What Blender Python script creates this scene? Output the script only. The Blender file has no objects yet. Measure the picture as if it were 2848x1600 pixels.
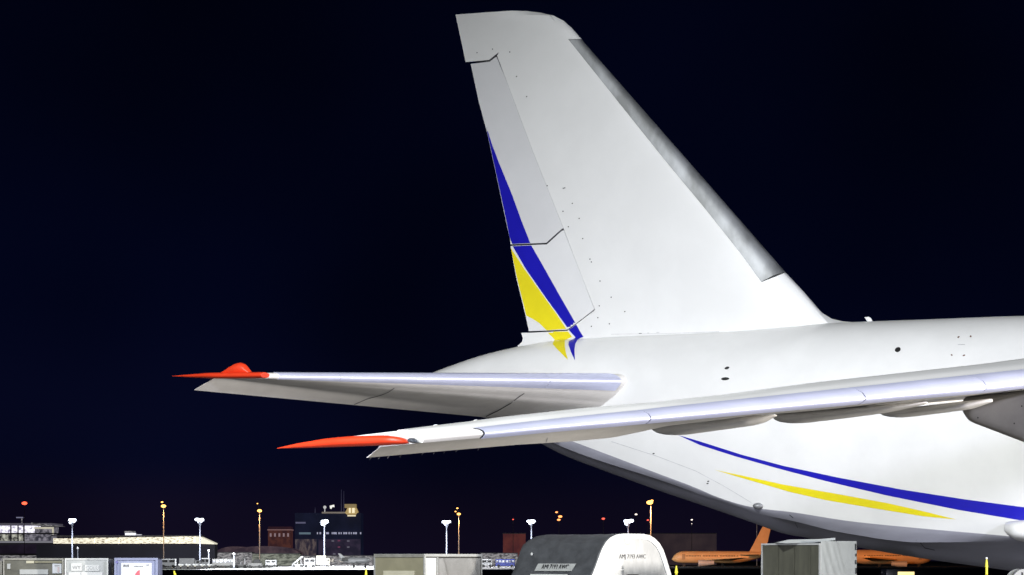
import bpy, bmesh, math, random
from mathutils import Vector, Matrix
from mathutils.bvhtree import BVHTree
random.seed(7)
scene = bpy.context.scene
COL = scene.collection

# ------------------------------------------------------------------ camera
FPX = 8800.0; CX = 1424.0; HY = 1560.0; CZ = 1.9        # focal length in photo pixels, horizon row, eye height
cam_d = bpy.data.cameras.new('camera'); cam = bpy.data.objects.new('camera', cam_d); COL.objects.link(cam)
cam.location = (0, 0, CZ); cam.rotation_euler = (math.radians(90), 0, 0)
cam_d.sensor_width = 36; cam_d.lens = 36 * FPX / 2848
cam_d.shift_y = (HY - 800) / 2848.0
cam_d.clip_start = 1; cam_d.clip_end = 20000
scene.camera = cam

# ------------------------------------------------------------------ world: night sky, a little town glow at the horizon
w = bpy.data.worlds.new('World'); scene.world = w; w.use_nodes = True
nt = w.node_tree; nt.nodes.clear()
wo = nt.nodes.new('ShaderNodeOutputWorld'); bg = nt.nodes.new('ShaderNodeBackground')
tc = nt.nodes.new('ShaderNodeTexCoord'); sx = nt.nodes.new('ShaderNodeSeparateXYZ'); cr = nt.nodes.new('ShaderNodeValToRGB')
nt.links.new(tc.outputs['Generated'], sx.inputs[0]); nt.links.new(sx.outputs['Z'], cr.inputs[0])
cr.color_ramp.interpolation = 'EASE'
els = cr.color_ramp.elements
els[0].position = 0.0; els[0].color = (0.0046, 0.0032, 0.0112, 1)
els[1].position = 0.22; els[1].color = (0.0004, 0.0008, 0.0050, 1)
for p_, c_ in ((0.012, (0.0040, 0.0029, 0.0102, 1)), (0.035, (0.0014, 0.0020, 0.0105, 1)), (0.09, (0.0006, 0.0012, 0.0076, 1))):
    e_ = els.new(p_); e_.color = c_
sn = nt.nodes.new('ShaderNodeTexNoise'); sn.inputs['Scale'].default_value = 7; sn.inputs['Detail'].default_value = 2
nt.links.new(tc.outputs['Generated'], sn.inputs['Vector'])
mr = nt.nodes.new('ShaderNodeMapRange'); mr.inputs['From Min'].default_value = .3; mr.inputs['From Max'].default_value = .7
mr.inputs['To Min'].default_value = .55; mr.inputs['To Max'].default_value = 1.35
nt.links.new(sn.outputs['Fac'], mr.inputs['Value'])
nt.links.new(cr.outputs[0], bg.inputs[0]); nt.links.new(mr.outputs[0], bg.inputs['Strength']); nt.links.new(bg.outputs[0], wo.inputs[0])

vs = scene.view_settings
vs.view_transform = 'Standard'; vs.look = 'None'; vs.exposure = 0; vs.gamma = 1; vs.use_curve_mapping = False

# ------------------------------------------------------------------ the apron floodlights that light the aircraft, plus an added container fill
def flood(name, loc, target, power, color, size, blend, rad):
    d = bpy.data.lights.new(name, 'SPOT'); d.energy = power; d.color = color
    d.spot_size = math.radians(size); d.spot_blend = blend; d.shadow_soft_size = rad
    o = bpy.data.objects.new(name, d); COL.objects.link(o); o.location = loc
    o.rotation_euler = (Vector(target) - Vector(loc)).to_track_quat('-Z', 'Y').to_euler()
    return o
flood('floodlight_near', (-22, 30, 5.5), (6, 112, -3.5), 88000, (.86, .88, 1.0), 36, 1.0, 2.5)
flood('floodlight_bow', (42, 25, 20), (6, 106, -6), 112000, (.78, .80, 1.0), 48, 1.0, 2.0)
flood('floodlight_wing', (-34, 14, 55), (6, 94, -5), 450000, (.96, .99, .97), 46, 1.0, 2.0)
flood('floodlight_ahead', (72, 50, 1.6), (-1, 89, 5), 330000, (1.0, .93, .84), 30, 1.0, 1.5)
flood('container_fill_spot', (48, 62, 7), (4, 98, -1.2), 38000, (1.0, .98, .95), 36, 1.0, 1.0)  # added spot to brighten the container faces, not a known lamp

# ------------------------------------------------------------------ aircraft frame: a forward, b starboard, z up
AL = math.radians(30); CA, SA = math.cos(AL), math.sin(AL)
OX, OY = 3.95, 110.0
def AW(a, b, z): return Vector((OX + a*CA - b*SA, OY - a*SA - b*CA, z))
def unproj(px, py, b):
    ux = (px - CX) / FPX
    a = (ux*(OY - b*CA) - OX + b*SA) / (CA + ux*SA)
    Y = OY - a*SA - b*CA
    return a, CZ + (HY - py)/FPX*Y
def projpx(a, b):
    return CX + FPX*(OX + a*CA - b*SA)/(OY - a*SA - b*CA)
def depth(a, b): return OY - a*SA - b*CA
def rowz(py, a, b): return CZ + (HY - py)/FPX*depth(a, b)
def wx(px, D): return (px - CX)/FPX*D
def wz(py, D): return CZ + (HY - py)/FPX*D
def lerp(tab, x):
    if x <= tab[0][0]:
        p, q = tab[0], tab[1]
    elif x >= tab[-1][0]:
        p, q = tab[-2], tab[-1]
    else:
        for p, q in zip(tab, tab[1:]):
            if p[0] <= x <= q[0]: break
    return p[1] + (q[1]-p[1])*(x-p[0])/(q[0]-p[0])
def lerpc(tab, x): return lerp(tab, max(tab[0][0], min(tab[-1][0], x)))
def smooth_tab(tab, n=60):
    # monotone-ish cubic resampling (Catmull-Rom) of a table
    xs = [t[0] for t in tab]; ys = [t[1] for t in tab]; out = []
    m = []
    for i in range(len(tab)):
        if i == 0: m.append((ys[1]-ys[0])/(xs[1]-xs[0]))
        elif i == len(tab)-1: m.append((ys[-1]-ys[-2])/(xs[-1]-xs[-2]))
        else:
            d0 = (ys[i]-ys[i-1])/(xs[i]-xs[i-1]); d1 = (ys[i+1]-ys[i])/(xs[i+1]-xs[i])
            m.append(0 if d0*d1 < 0 else (d0*(xs[i+1]-xs[i])+d1*(xs[i]-xs[i-1]))/(xs[i+1]-xs[i-1]))
    for k in range(n+1):
        x = xs[0] + (xs[-1]-xs[0])*k/n
        i = 0
        while i < len(xs)-2 and x > xs[i+1]: i += 1
        h = xs[i+1]-xs[i]; t = (x-xs[i])/h
        y = (2*t**3-3*t*t+1)*ys[i] + (t**3-2*t*t+t)*h*m[i] + (-2*t**3+3*t*t)*ys[i+1] + (t**3-t*t)*h*m[i+1]
        out.append((x, y))
    return out

# ------------------------------------------------------------------ materials
def mat(name, color, rough=.5, metal=0.0, var=0.0, scale=1.0, bump=0.0, emit=0.0, ecol=None, coat=0.0, stretch=(1,1,1), color2=None, lo=.4, hi=.65):
    m = bpy.data.materials.new(name); m.use_nodes = True
    n = m.node_tree; b = n.nodes['Principled BSDF']
    b.inputs['Base Color'].default_value = (*color, 1); b.inputs['Roughness'].default_value = rough
    b.inputs['Metallic'].default_value = metal
    if coat: b.inputs['Coat Weight'].default_value = coat; b.inputs['Coat Roughness'].default_value = .15
    if emit:
        b.inputs['Emission Color'].default_value = (*(ecol or color), 1); b.inputs['Emission Strength'].default_value = emit
    if var or bump or color2:
        t = n.nodes.new('ShaderNodeTexCoord'); mp = n.nodes.new('ShaderNodeMapping'); mp.inputs['Scale'].default_value = stretch
        n.links.new(t.outputs['Object'], mp.inputs[0])
        ns = n.nodes.new('ShaderNodeTexNoise'); ns.inputs['Scale'].default_value = scale; ns.inputs['Detail'].default_value = 6; ns.inputs['Roughness'].default_value = .6
        n.links.new(mp.outputs[0], ns.inputs['Vector'])
        rp = n.nodes.new('ShaderNodeValToRGB')
        c2 = color2 or tuple(c*(1-var) for c in color)
        rp.color_ramp.elements[0].position = lo; rp.color_ramp.elements[0].color = (*c2, 1)
        rp.color_ramp.elements[1].position = hi; rp.color_ramp.elements[1].color = (*color, 1)
        n.links.new(ns.outputs['Fac'], rp.inputs[0]); n.links.new(rp.outputs[0], b.inputs['Base Color'])
        if emit and color2:
            n.links.new(rp.outputs[0], b.inputs['Emission Color'])
        if bump:
            bp = n.nodes.new('ShaderNodeBump'); bp.inputs['Strength'].default_value = bump; bp.inputs['Distance'].default_value = .05
            n.links.new(ns.outputs['Fac'], bp.inputs['Height']); n.links.new(bp.outputs[0], b.inputs['Normal'])
    return m
M = {}
M['white'] = mat('aircraft_white_paint', (.80, .80, .79), .38, var=.07, scale=.45, coat=.2)
M['white_fin'] = mat('fin_white_paint', (.80, .80, .79), .42, var=.05, scale=.4)
M['rudder'] = mat('upper_rudder_shade_paint', (.70, .70, .71), .5, var=.05, scale=.5)  # greyed to stand in for shade on the aft-turned upper rudder
M['rudder2'] = mat('lower_rudder_shade_paint', (.76, .76, .765), .5, var=.05, scale=.5)  # greyed less, for the weaker shade on the lower rudder
M['pylon'] = mat('pylon_shade_grey', (.36, .34, .31), .5, var=.15, scale=1.2)  # colour darkened to look like a down-facing underside in shade
M['under'] = mat('underside_bounce_tinted_grey', (.76, .74, .71), .5, var=.12, scale=.7)  # warmth of light bounced off the ground is mixed into this colour
M['belly'] = mat('belly_shade_grey', (.33, .33, .385), .42, var=.2, scale=.8, stretch=(.35, .35, 2))  # grey of the unlit, down-facing belly is put into the colour
M['slat'] = mat('leading_edge_metal_blue_lit', (.72, .75, .97), .38, metal=.45, var=.12, scale=.9, stretch=(.6, .6, 2.5))  # metal coloured blue for the cool floodlight it reflects
M['stripmetal'] = mat('weathered_grey_leading_edge', (.32, .33, .35), .45, metal=.45, color2=(.17, .175, .18), scale=.9, lo=.38, hi=.62, bump=.12, stretch=(1.2, 1.2, .5))
M['blue'] = mat('royal_blue_paint', (.012, .010, .42), .35, var=.1, scale=1)
M['yellow'] = mat('yellow_paint', (.82, .70, .015), .4, var=.06, scale=1)
M['red'] = mat('orange_red_paint', (.85, .055, .015), .4, var=.08, scale=2)
M['dark'] = mat('dark_opening', (.012, .012, .013), .6, var=.3, scale=6)
M['gap'] = mat('dark_panel_gap', (.03, .03, .035), .7, var=.3, scale=6)
M['rust'] = mat('rusty_brown_mark', (.16, .06, .035), .6, var=.4, scale=20)
M['seam'] = mat('faint_panel_seam', (.60, .60, .62), .5, var=.3, scale=4)
M['lens'] = mat('dark_glass_lens', (.08, .09, .11), .1, var=.2, scale=5, coat=1)
M['steel'] = mat('grey_steel', (.35, .35, .36), .4, metal=.7, var=.3, scale=3)

# ------------------------------------------------------------------ object helpers
def obj(name, bm, m=None, parent=None, smooth=None, mats=None):
    me = bpy.data.meshes.new(name)
    bmesh.ops.recalc_face_normals(bm, faces=bm.faces[:])
    bm.to_mesh(me); bm.free()
    o = bpy.data.objects.new(name, me); COL.objects.link(o)
    for mm in (mats or ([m] if m else [])): me.materials.append(mm)
    if smooth is not None:
        for p in me.polygons: p.use_smooth = True
        me.set_sharp_from_angle(angle=math.radians(smooth))
    if parent: o.parent = parent; o.matrix_parent_inverse = parent.matrix_world.inverted() if not parent.get('_z') else Matrix.Identity(4)
    return o
def thing(name, label, cat, loc=(0, 0, 0), rz=0, group=None):
    o = bpy.data.objects.new(name, None); COL.objects.link(o)
    o.location = loc; o.rotation_euler = (0, 0, rz); o.empty_display_size = .5
    o['label'] = label; o['category'] = cat
    if group: o['group'] = group
    bpy.context.view_layer.update()
    return o
def tag(o, label, cat, group=None):
    o['label'] = label; o['category'] = cat
    if group: o['group'] = group
    return o
def struct(o): o['kind'] = 'structure'; return o
def local(name, bm, m, parent, **k):
    # mesh given in the parent's own coordinates
    o = obj(name, bm, m, None, **k); o.parent = parent
    return o
def box(bm, x0, x1, y0, y1, z0, z1, bev=0):
    vs_ = [bm.verts.new(p) for p in ((x0,y0,z0),(x1,y0,z0),(x1,y1,z0),(x0,y1,z0),(x0,y0,z1),(x1,y0,z1),(x1,y1,z1),(x0,y1,z1))]
    fs = [bm.faces.new([vs_[i] for i in f]) for f in ((0,3,2,1),(4,5,6,7),(0,1,5,4),(1,2,6,5),(2,3,7,6),(3,0,4,7))]
    if bev:
        es = list({e for f in fs for e in f.edges})
        bmesh.ops.bevel(bm, geom=es, offset=bev, segments=2, affect='EDGES', profile=.5)
def BM(*boxes, bev=0):
    bm = bmesh.new()
    for b in boxes: box(bm, *b, bev=bev)
    return bm
def cyl(bm, p0, p1, r0, r1=None, n=12, caps=True):
    p0 = Vector(p0); p1 = Vector(p1); r1 = r0 if r1 is None else r1
    d = (p1-p0).normalized(); u = d.orthogonal().normalized(); v = d.cross(u)
    A = [bm.verts.new(p0 + (u*math.cos(2*math.pi*i/n)+v*math.sin(2*math.pi*i/n))*r0) for i in range(n)]
    B = [bm.verts.new(p1 + (u*math.cos(2*math.pi*i/n)+v*math.sin(2*math.pi*i/n))*r1) for i in range(n)]
    for i in range(n): bm.faces.new((A[i], A[(i+1)%n], B[(i+1)%n], B[i]))
    if caps: bm.faces.new(A[::-1]); bm.faces.new(B)
def loft(bm, secs, closed=True, caps=True):
    rows = [[bm.verts.new(p) for p in s] for s in secs]
    n = len(rows[0])
    for r, s in zip(rows, rows[1:]):
        for i in range(n if closed else n-1):
            j = (i+1) % n
            try: bm.faces.new((r[i], r[j], s[j], s[i]))
            except ValueError: pass
    if caps and closed:
        for r in (rows[0], rows[-1]):
            try: bm.faces.new(r)
            except ValueError: pass
def prism(bm, pts, y0, y1):
    # outline (x, z) extruded in y
    A = [bm.verts.new((x, y0, z)) for x, z in pts]; B = [bm.verts.new((x, y1, z)) for x, z in pts]
    bm.faces.new(A); bm.faces.new(B[::-1])
    for i in range(len(pts)):
        j = (i+1) % len(pts); bm.faces.new((A[i], B[i], B[j], A[j]))
def sheet2d(poly, cuts):
    # flat ngon in the xy plane cut along the given lines [(co, normal)], returned as bmesh
    bm = bmesh.new()
    bm.faces.new([bm.verts.new((x, y, 0)) for x, y in poly])
    for co, no in cuts:
        bmesh.ops.bisect_plane(bm, geom=bm.verts[:]+bm.edges[:]+bm.faces[:], plane_co=(co[0], co[1], 0), plane_no=(no[0], no[1], 0), dist=1e-4)
    bmesh.ops.triangulate(bm, faces=[f for f in bm.faces if len(f.verts) > 3])
    return bm
def gridcuts(poly, s):
    xs = [p[0] for p in poly]; ys = [p[1] for p in poly]; c = []
    x = math.floor(min(xs)/s)*s + s*.5
    while x < max(xs): c.append(((x, 0), (1, 0))); x += s
    y = math.floor(min(ys)/s)*s + s*.5
    while y < max(ys): c.append(((0, y), (0, 1))); y += s
    return c
# ================================================================== THE CARGO AIRCRAFT
plane = thing('cargo_aircraft', 'huge white cargo aircraft with tall swept tail fin and blue and yellow stripes', 'aircraft', (OX, OY, 0))
plane_inv = plane.matrix_world.inverted()

# ---- fuselage
TOPT = [(-9.6, 7.0)]
def tr(tab, b=0.0): return [unproj(px, py, b) for px, py in tab]
top = tr([(1225,1033),(1290,1009),(1350,989),(1430,969),(1520,952),(1700,938),(2000,924),(2200,910),(2350,898),(2600,889),(2848,880)])
top = [(-9.2, 7.95), (-8.9, 8.2)] + top + [(24, 9.35), (46, 9.5)]
bot = tr([(1290,1138),(1350,1165),(1510,1235),(1557,1260),(1666,1303),(1715,1321),(1850,1370),(1966,1409),(2102,1456),(2199,1489),(2249,1496),(2398,1524),(2540,1549),(2798,1586),(2848,1593)])
bot = [(-9.2, 7.8), (-8.6, 7.5), (-7.6, 7.35)] + bot + [(19, 1.25), (46, 1.2)]
top = smooth_tab(top, 120); bot = smooth_tab(bot, 120)
hw = smooth_tab([(-9.2,.06),(-8.8,.42),(-8,.75),(-6,1.15),(-3,1.65),(0,2.15),(4,2.7),(8,3.1),(14,3.45),(20,3.6),(46,3.6)], 80)
ch_px = [(1300,1110),(1400,1160),(1595,1229),(1850,1325),(1930,1355),(2000,1385),(2090,1411),(2198,1424),(2349,1448),(2540,1468),(2798,1491),(2848,1496)]
ch = []
for px, py in ch_px:
    a, z = unproj(px, py, 1.5)
    for _ in range(3): a, z = unproj(px, py, lerpc(hw, a)*.88)
    ch.append((a, z))
ch = smooth_tab([(-9.2, 7.8)] + ch + [(20, ch[-1][1]-.15), (46, ch[-1][1]-.4)], 100)
rd_px = [(1300,1125),(1400,1170),(1557,1248),(1850,1348),(2112,1425),(2218,1466),(2312,1493),(2398,1507),(2540,1521),(2580,1525),(2683,1538),(2848,1560)]
rd = []
for px, py in rd_px:
    a, z = unproj(px, py, 1.0)
    for _ in range(3): a, z = unproj(px, py, lerpc(hw, a)*.55)
    rd.append((a, z))
rd = smooth_tab([(-9.2, 7.8)] + rd + [(20, rd[-1][1]-.1), (46, rd[-1][1]-.2)], 100)
ml_px = [(1300,1116),(1400,1164),(1557,1240),(1850,1340),(2112,1430),(2218,1452),(2312,1476),(2398,1491),(2460,1501),(2560,1509),(2700,1508),(2848,1506)]
ml = []
for px, py in ml_px:
    a, z = unproj(px, py, 1.2)
    for _ in range(3): a, z = unproj(px, py, lerpc(hw, a)*.81)
    ml.append((a, z))
ml = smooth_tab([(-9.2, 7.8)] + ml + [(20, ml[-1][1]), (46, ml[-1][1])], 100)
N1 = 40
def fus_section(a):
    zt, zb, wd, zc = lerpc(top, a), lerpc(bot, a), lerpc(hw, a), lerpc(ch, a)
    zc = max(zb + .02, min(zc, zt - .1))
    zm = zc + (zt-zc)*.42
    pts = []
    for k in range(N1+1):                    # crown to waist
        t = k/N1*math.pi/2
        pts.append((wd*math.sin(t)**.92, zm + (zt-zm)*math.cos(t)**.85 if k < N1 else zm))
    for k in range(1, 11):                   # waist to chine
        t = k/10
        pts.append((wd*(1 - .12*t**2.0), zm + (zc-zm)*t))
    return pts
bm = bmesh.new(); secs = []
stations = [-9.2 + .25*i for i in range(0, 110)] + [18.5, 19.5, 22, 26, 30, 36, 46]
for a in stations:
    half = fus_section(a)
    ring = [AW(a, b, z) for b, z in half] + [AW(a, -b, z) for b, z in reversed(half[1:])]
    secs.append(ring)
loft(bm, secs, closed=False)
for r in (0, -1):
    pass
fus = obj('fuselage', bm, M['white'], plane, smooth=50)
bvh_f = BVHTree.FromObject(fus, bpy.context.evaluated_depsgraph_get()) if False else None
# belly / rear cargo door, a part of its own below the chine
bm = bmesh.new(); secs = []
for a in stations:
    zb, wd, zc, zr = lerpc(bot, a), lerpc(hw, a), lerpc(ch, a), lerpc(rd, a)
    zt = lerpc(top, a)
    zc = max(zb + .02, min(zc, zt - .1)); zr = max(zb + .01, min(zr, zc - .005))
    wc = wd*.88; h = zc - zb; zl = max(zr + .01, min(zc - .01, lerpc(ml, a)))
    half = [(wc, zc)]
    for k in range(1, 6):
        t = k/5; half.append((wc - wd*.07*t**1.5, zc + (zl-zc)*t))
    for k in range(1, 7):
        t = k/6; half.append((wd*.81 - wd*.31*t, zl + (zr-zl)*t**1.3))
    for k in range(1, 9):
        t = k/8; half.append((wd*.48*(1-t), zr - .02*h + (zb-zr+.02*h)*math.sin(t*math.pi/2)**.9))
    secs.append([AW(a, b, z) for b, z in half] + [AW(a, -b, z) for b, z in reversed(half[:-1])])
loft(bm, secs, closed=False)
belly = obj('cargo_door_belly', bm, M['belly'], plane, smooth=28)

# ---- fin
LEf = [(30,1430),(31,1465),(36,1506),(44,1540),(58,1567),(77,1589),(102,1611),(116,1622),(300,1783),(500,1958),(757,2181),(814,2236),(851,2267),(870,2285),(887,2313),(894,2344),(898,2391),(1000,2400)]
TEf = [(30,1267),(41,1267),(173,1300),(343,1349),(500,1383),(668,1419),(769,1435),(922,1470),(1000,1470)]
def thick(px, py):
    le = lerpc(LEf, py); te = lerpc(TEf, py)
    u = max(0, min(1, (le-px)/(le-te)))
    s = 10*(.2969*math.sqrt(u) - .126*u - .3516*u*u + .2843*u**3 - .1015*u**4)
    T = .20 + .46*(max(0, py-30)/900.0)
    if py > 840: T *= 1 - .35*min(1, (py-840)/60)*max(0, min(1, (px-2100)/200))
    return max(.012, T*s)
def finpt(px, py, inset=0.0):
    b = thick(px, py) - inset
    a, z = unproj(px, py, b)
    return a, b, z
le0 = Vector((1613, 108)); led = (Vector((2181, 757)) - le0).normalized(); len_ = Vector((led.y, -led.x))   # normal towards the sky
def fincuts():
    c = []
    for d in (2, 5, 9, 14, 21, 30, 42, 58, 80, 110, 150, 200, 260, 320, 380, 450, 520, 600, 700):
        p = le0 - len_*d; c.append(((p.x, p.y), (len_.x, len_.y)))
    for y in range(20, 1000, 22): c.append(((0, y+.37), (0, 1)))
    return c
FC = fincuts()
def fin_panel(name, poly, m, parent, extra=0.0, inset=0.0, cuts=None, smooth=30):
    bm = sheet2d(poly, cuts or FC)
    port = {}
    stb = list(bm.verts); faces = list(bm.faces)
    bedges = [e for e in bm.edges if len(e.link_faces) == 1]
    src = {v: (v.co.x, v.co.y) for v in stb}
    for v in stb:
        a, b, z = finpt(*src[v], inset); b += extra
        port[v] = bm.verts.new(AW(a, -b, z)); v.co = AW(a, b, z)
    for f in faces: bm.faces.new([port[v] for v in reversed(f.verts)])
    for e in bedges:
        v0, v1 = e.verts; bm.faces.new((v0, v1, port[v1], port[v0]))
    return obj(name, bm, m, parent, smooth=smooth)
hinge = [(1382,155),(1407,221),(1440,310),(1482,422),(1518,513),(1568,638),(1598,718),(1619,772),(1654,860)]
cap_line = [(1299,175),(1360,168),(1386,146)]
fin = fin_panel('tail_fin',
    [(1387,147)] + [(1580,109),(1730,297),(1850,447),(1958,577),(2066,713),(2118,785),(2183,759),(2236,814),(2267,851),(2285,870),(2313,887),(2344,894),(2391,898),(2380,925),(2000,960),(1560,990),(1440,985),(1440,962),(1452,951),(1454,942),(1450,926),(1472,926),(1578,920.5),(1603,902),(1655,863)] + [(x+.3, y) for x, y in reversed(hinge[:-1])],
    M['white_fin'], plane)
cap = fin_panel('fin_tip_cap', [(1267,41),(1346,35),(1423,30),(1465,31),(1506,36),(1540,44),(1567,58),(1589,77),(1611,102),(1615,108.9),(1580,109),(1387,147),(1386,146),(1360,167),(1295,173)], M['white_fin'], plane)
strip = fin_panel('leading_edge_strip', [(1581,110),(1614.5,109.5),(1622,116),(1783,300),(1958,500),(2181,757),(2150,767),(2118,784),(2066,712),(1958,576),(1850,446),(1730,296)], M['stripmetal'], fin, extra=.012,
    cuts=FC)
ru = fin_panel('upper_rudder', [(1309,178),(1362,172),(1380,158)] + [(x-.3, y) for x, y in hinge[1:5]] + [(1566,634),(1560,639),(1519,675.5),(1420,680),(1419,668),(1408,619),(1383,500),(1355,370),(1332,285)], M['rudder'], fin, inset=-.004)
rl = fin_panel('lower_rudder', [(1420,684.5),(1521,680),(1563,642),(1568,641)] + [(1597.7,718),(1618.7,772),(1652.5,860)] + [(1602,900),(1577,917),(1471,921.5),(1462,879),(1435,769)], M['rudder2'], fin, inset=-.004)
# dark inner spar that shows through the rudder gaps
fin_panel('rudder_spar', [(1325,178),(1365,150),(1384,150),(1424,260),(1640,850),(1600,915),(1485,918),(1445,770),(1428,668),(1390,500),(1345,300)], M['gap'], fin, extra=-.035)

deps = bpy.context.evaluated_depsgraph_get(); bpy.context.view_layer.update()
def bvh_of(objs):
    V = []; F = []
    for o in objs:
        k = len(V); mw = o.matrix_world
        V += [mw @ v.co for v in o.data.vertices]; F += [[k+i for i in p.vertices] for p in o.data.polygons]
    return BVHTree.FromPolygons(V, F)
bpy.context.view_layer.update()
BV_tail = bvh_of([fus, fin, ru, rl, cap, strip]); BV_fus = bvh_of([fus, belly])
CAMP = Vector((0, 0, CZ))
def cast(bv, px, py):
    d = Vector(((px-CX)/FPX, 1, (HY-py)/FPX)).normalized()
    h = bv.ray_cast(CAMP, d)
    if h[0] is None: return None
    n = h[1]
    if n.dot(d) > 0: n = -n
    return h[0], n
def decal(name, poly, m, parent, bv, s=6, lift=.006):
    bm = sheet2d(poly, gridcuts(poly, s)); bad = []
    for v in list(bm.verts):
        h = cast(bv, v.co.x, v.co.y)
        if h is None: bad.append(v)
        else: v.co = h[0] + h[1]*lift
    if bad: bmesh.ops.delete(bm, geom=bad, context='VERTS')
    o = obj(name, bm, m, parent)
    for p in o.data.polygons: p.use_smooth = True
    return o
decal('blue_stripe', [(1343.5,345),(1354,356),(1369,403),(1388,453),(1424,541),(1449,610),(1475,676.5),(1425,679),(1417.5,660),(1409.5,619),(1384,500),(1356,371)], M['blue'], ru, BV_tail)
decal('blue_stripe', [(1426,685),(1478,683),(1514,746),(1560,828),(1602,901),(1600,902),(1581,915),(1520,831),(1463,749)], M['blue'], rl, BV_tail)
decal('blue_stripe', [(1603,903),(1612,920),(1623,937.5),(1612,941),(1605,947),(1600,957),(1598,972),(1599,1003),(1588,979),(1581,959),(1582,950),(1601,939),(1582,918)], M['blue'], fin, BV_tail, s=3)
decal('yellow_stripe', [(1421,690),(1455,743),(1509,820),(1548,874),(1575,915),(1520,919),(1500,899),(1483,888),(1464,878),(1437,769)], M['yellow'], rl, BV_tail)
decal('yellow_stripe', [(1521,923),(1578,920),(1591,937),(1571,947),(1571,964),(1574,981),(1580,1002),(1565,987),(1545,967),(1537,957),(1543,945)], M['yellow'], fin, BV_tail, s=3)
decal('blue_stripe', [(1885,1210),(1947,1228),(2063,1265),(2179,1296),(2334,1329),(2509,1362),(2683,1389),(2848,1411),(2960,1424),(2960,1468),(2848,1449),(2664,1418),(2470,1379),(2296,1338),(2160,1302),(2044,1269),(1947,1238)], M['blue'], fus, BV_fus, s=7)
decal('yellow_stripe', [(1988,1307),(2082,1327),(2179,1348),(2334,1375),(2470,1400),(2567,1422),(2660,1445),(2567,1436),(2431,1414),(2296,1391),(2199,1369),(2082,1335)], M['yellow'], fus, BV_fus, s=7)
def blob(cx, cy, rx, ry, rot=0, n=12):
    c, s = math.cos(rot), math.sin(rot)
    return [(cx + rx*math.cos(t)*c - ry*math.sin(t)*s, cy + rx*math.cos(t)*s + ry*math.sin(t)*c) for t in [2*math.pi*k/n for k in range(n)]]
for cx, cy, rx, ry, r in ((2497,973,8.5,6.5,-.5),(2022,1024,7,3.6,-.3),(2017,1054,11.5,4.2,-.05)):
    decal('window_port' if rx == 8.5 else 'air_vent', blob(cx, cy, rx, ry, r), M['dark'], fus, BV_fus, s=30)
for cx, cy, rx, ry, r in ((2666,938,3.6,2,-.6),(2700,936,2.4,2.6,0),(2647,988,2.8,2,.5),(2681,989,3.8,1.8,-.3)):
    decal('rivet_mark', blob(cx, cy, rx, ry, r), M['rust'], fus, BV_fus, s=30)
decal('stencil_line', [(2664,958),(2684,958),(2684,959.6),(2664,959.6)], M['seam'], fus, BV_fus, s=30)
for cx, cy in ((1970,1339),(1968,1345),(1818,1262)):
    decal('rivet_mark', blob(cx, cy, 3.2, 1.7, -.2), M['dark'], fus, BV_fus, s=30)
for cx, cy in ((1370,137),(1327,147),(1418,145),(1437,213),(1465,269),(1592,566),(1566,588),(1611,608),(1581,631),(1621,664),(1641,721),(1645,729),(1669,782),(1700,827),(1667,851),(1738,867),(1663,884),(1695,901),(1645,908),(1522,517),(1567,524),(1571,523)):
    decal('fastener', blob(cx, cy, 1.7, 1.7), M['gap'], fin, BV_tail, s=30)
# faint seams: fin root, fuselage panel lines
def seam(pts, wd_, bv, parent, m='seam', name='panel_seam'):
    up = [(x, y-wd_/2) for x, y in pts]; lo = [(x, y+wd_/2) for x, y in reversed(pts)]
    decal(name, up+lo, M[m], parent, bv, s=25, lift=.008)
seam([(1777,928),(1785,928)], 1.6, BV_tail, fin, 'gap'); seam([(1800,926.5),(1806,926.5)], 1.5, BV_tail, fin); seam([(1826,925.5),(1834,925)], 1.5, BV_tail, fin)
seam([(1700,930),(1850,928),(2000,923)], 1.0, BV_tail, fin)
seam([(1700,1228),(1830,1270),(1935,1310),(2010,1350),(2090,1398)], 1.3, BV_fus, fus)
seam([(2196,1432),(2206,1440),(2212,1455),(2219,1468)], 2.4, BV_fus, belly, 'gap')
seam([(2548,1502),(2562,1512),(2572,1524),(2600,1530)], 2.4, BV_fus, belly, 'gap')
# small drain fairing on the chine, blade antenna on the crown
def traced_body(name, up, lo, b, wfn, m, parent, n=28, seg=20, sq=1.0, smooth=50):
    U = [unproj(px, py, b) for px, py in up]; L = [unproj(px, py, b) for px, py in lo]
    U.sort(); L.sort()
    a0 = max(U[0][0], L[0][0]); a1 = min(U[-1][0], L[-1][0])
    bm = bmesh.new(); secs = []
    for k in range(n+1):
        t = .5 - .5*math.cos(math.pi*k/n); a = a0 + (a1-a0)*t
        zu, zl = lerpc(U, a), lerpc(L, a)
        if zu < zl + .004: zu = zl + .004
        c, h = (zu+zl)/2, (zu-zl)/2
        wd = max(.004, wfn(t))
        ring = []
        for j in range(seg):
            th = 2*math.pi*j/seg; cc, ss = math.cos(th), math.sin(th)
            ring.append(AW(a, b + wd*math.copysign(abs(cc)**sq, cc), c + h*math.copysign(abs(ss)**sq, ss)))
        secs.append(ring)
    loft(bm, secs)
    return obj(name, bm, m, parent, smooth=smooth)
def bump(t): return math.sqrt(max(0, 1-(2*t-1)**2))
traced_body('blade_antenna', [(2406,882),(2420,881),(2429,897)], [(2406,884),(2414,899),(2429,900)], .15, lambda t: .05, M['white'], fus, n=8)
h = cast(BV_fus, 2110, 1405)
if h:
    bm = bmesh.new(); bmesh.ops.create_icosphere(bm, subdivisions=3, radius=1)
    for v in bm.verts: v.co = h[0] + Vector((v.co.x*.20, v.co.y*.14, v.co.z*.11 - .03))
    obj('drain_fairing', bm, M['stripmetal'], belly, smooth=60)
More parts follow.
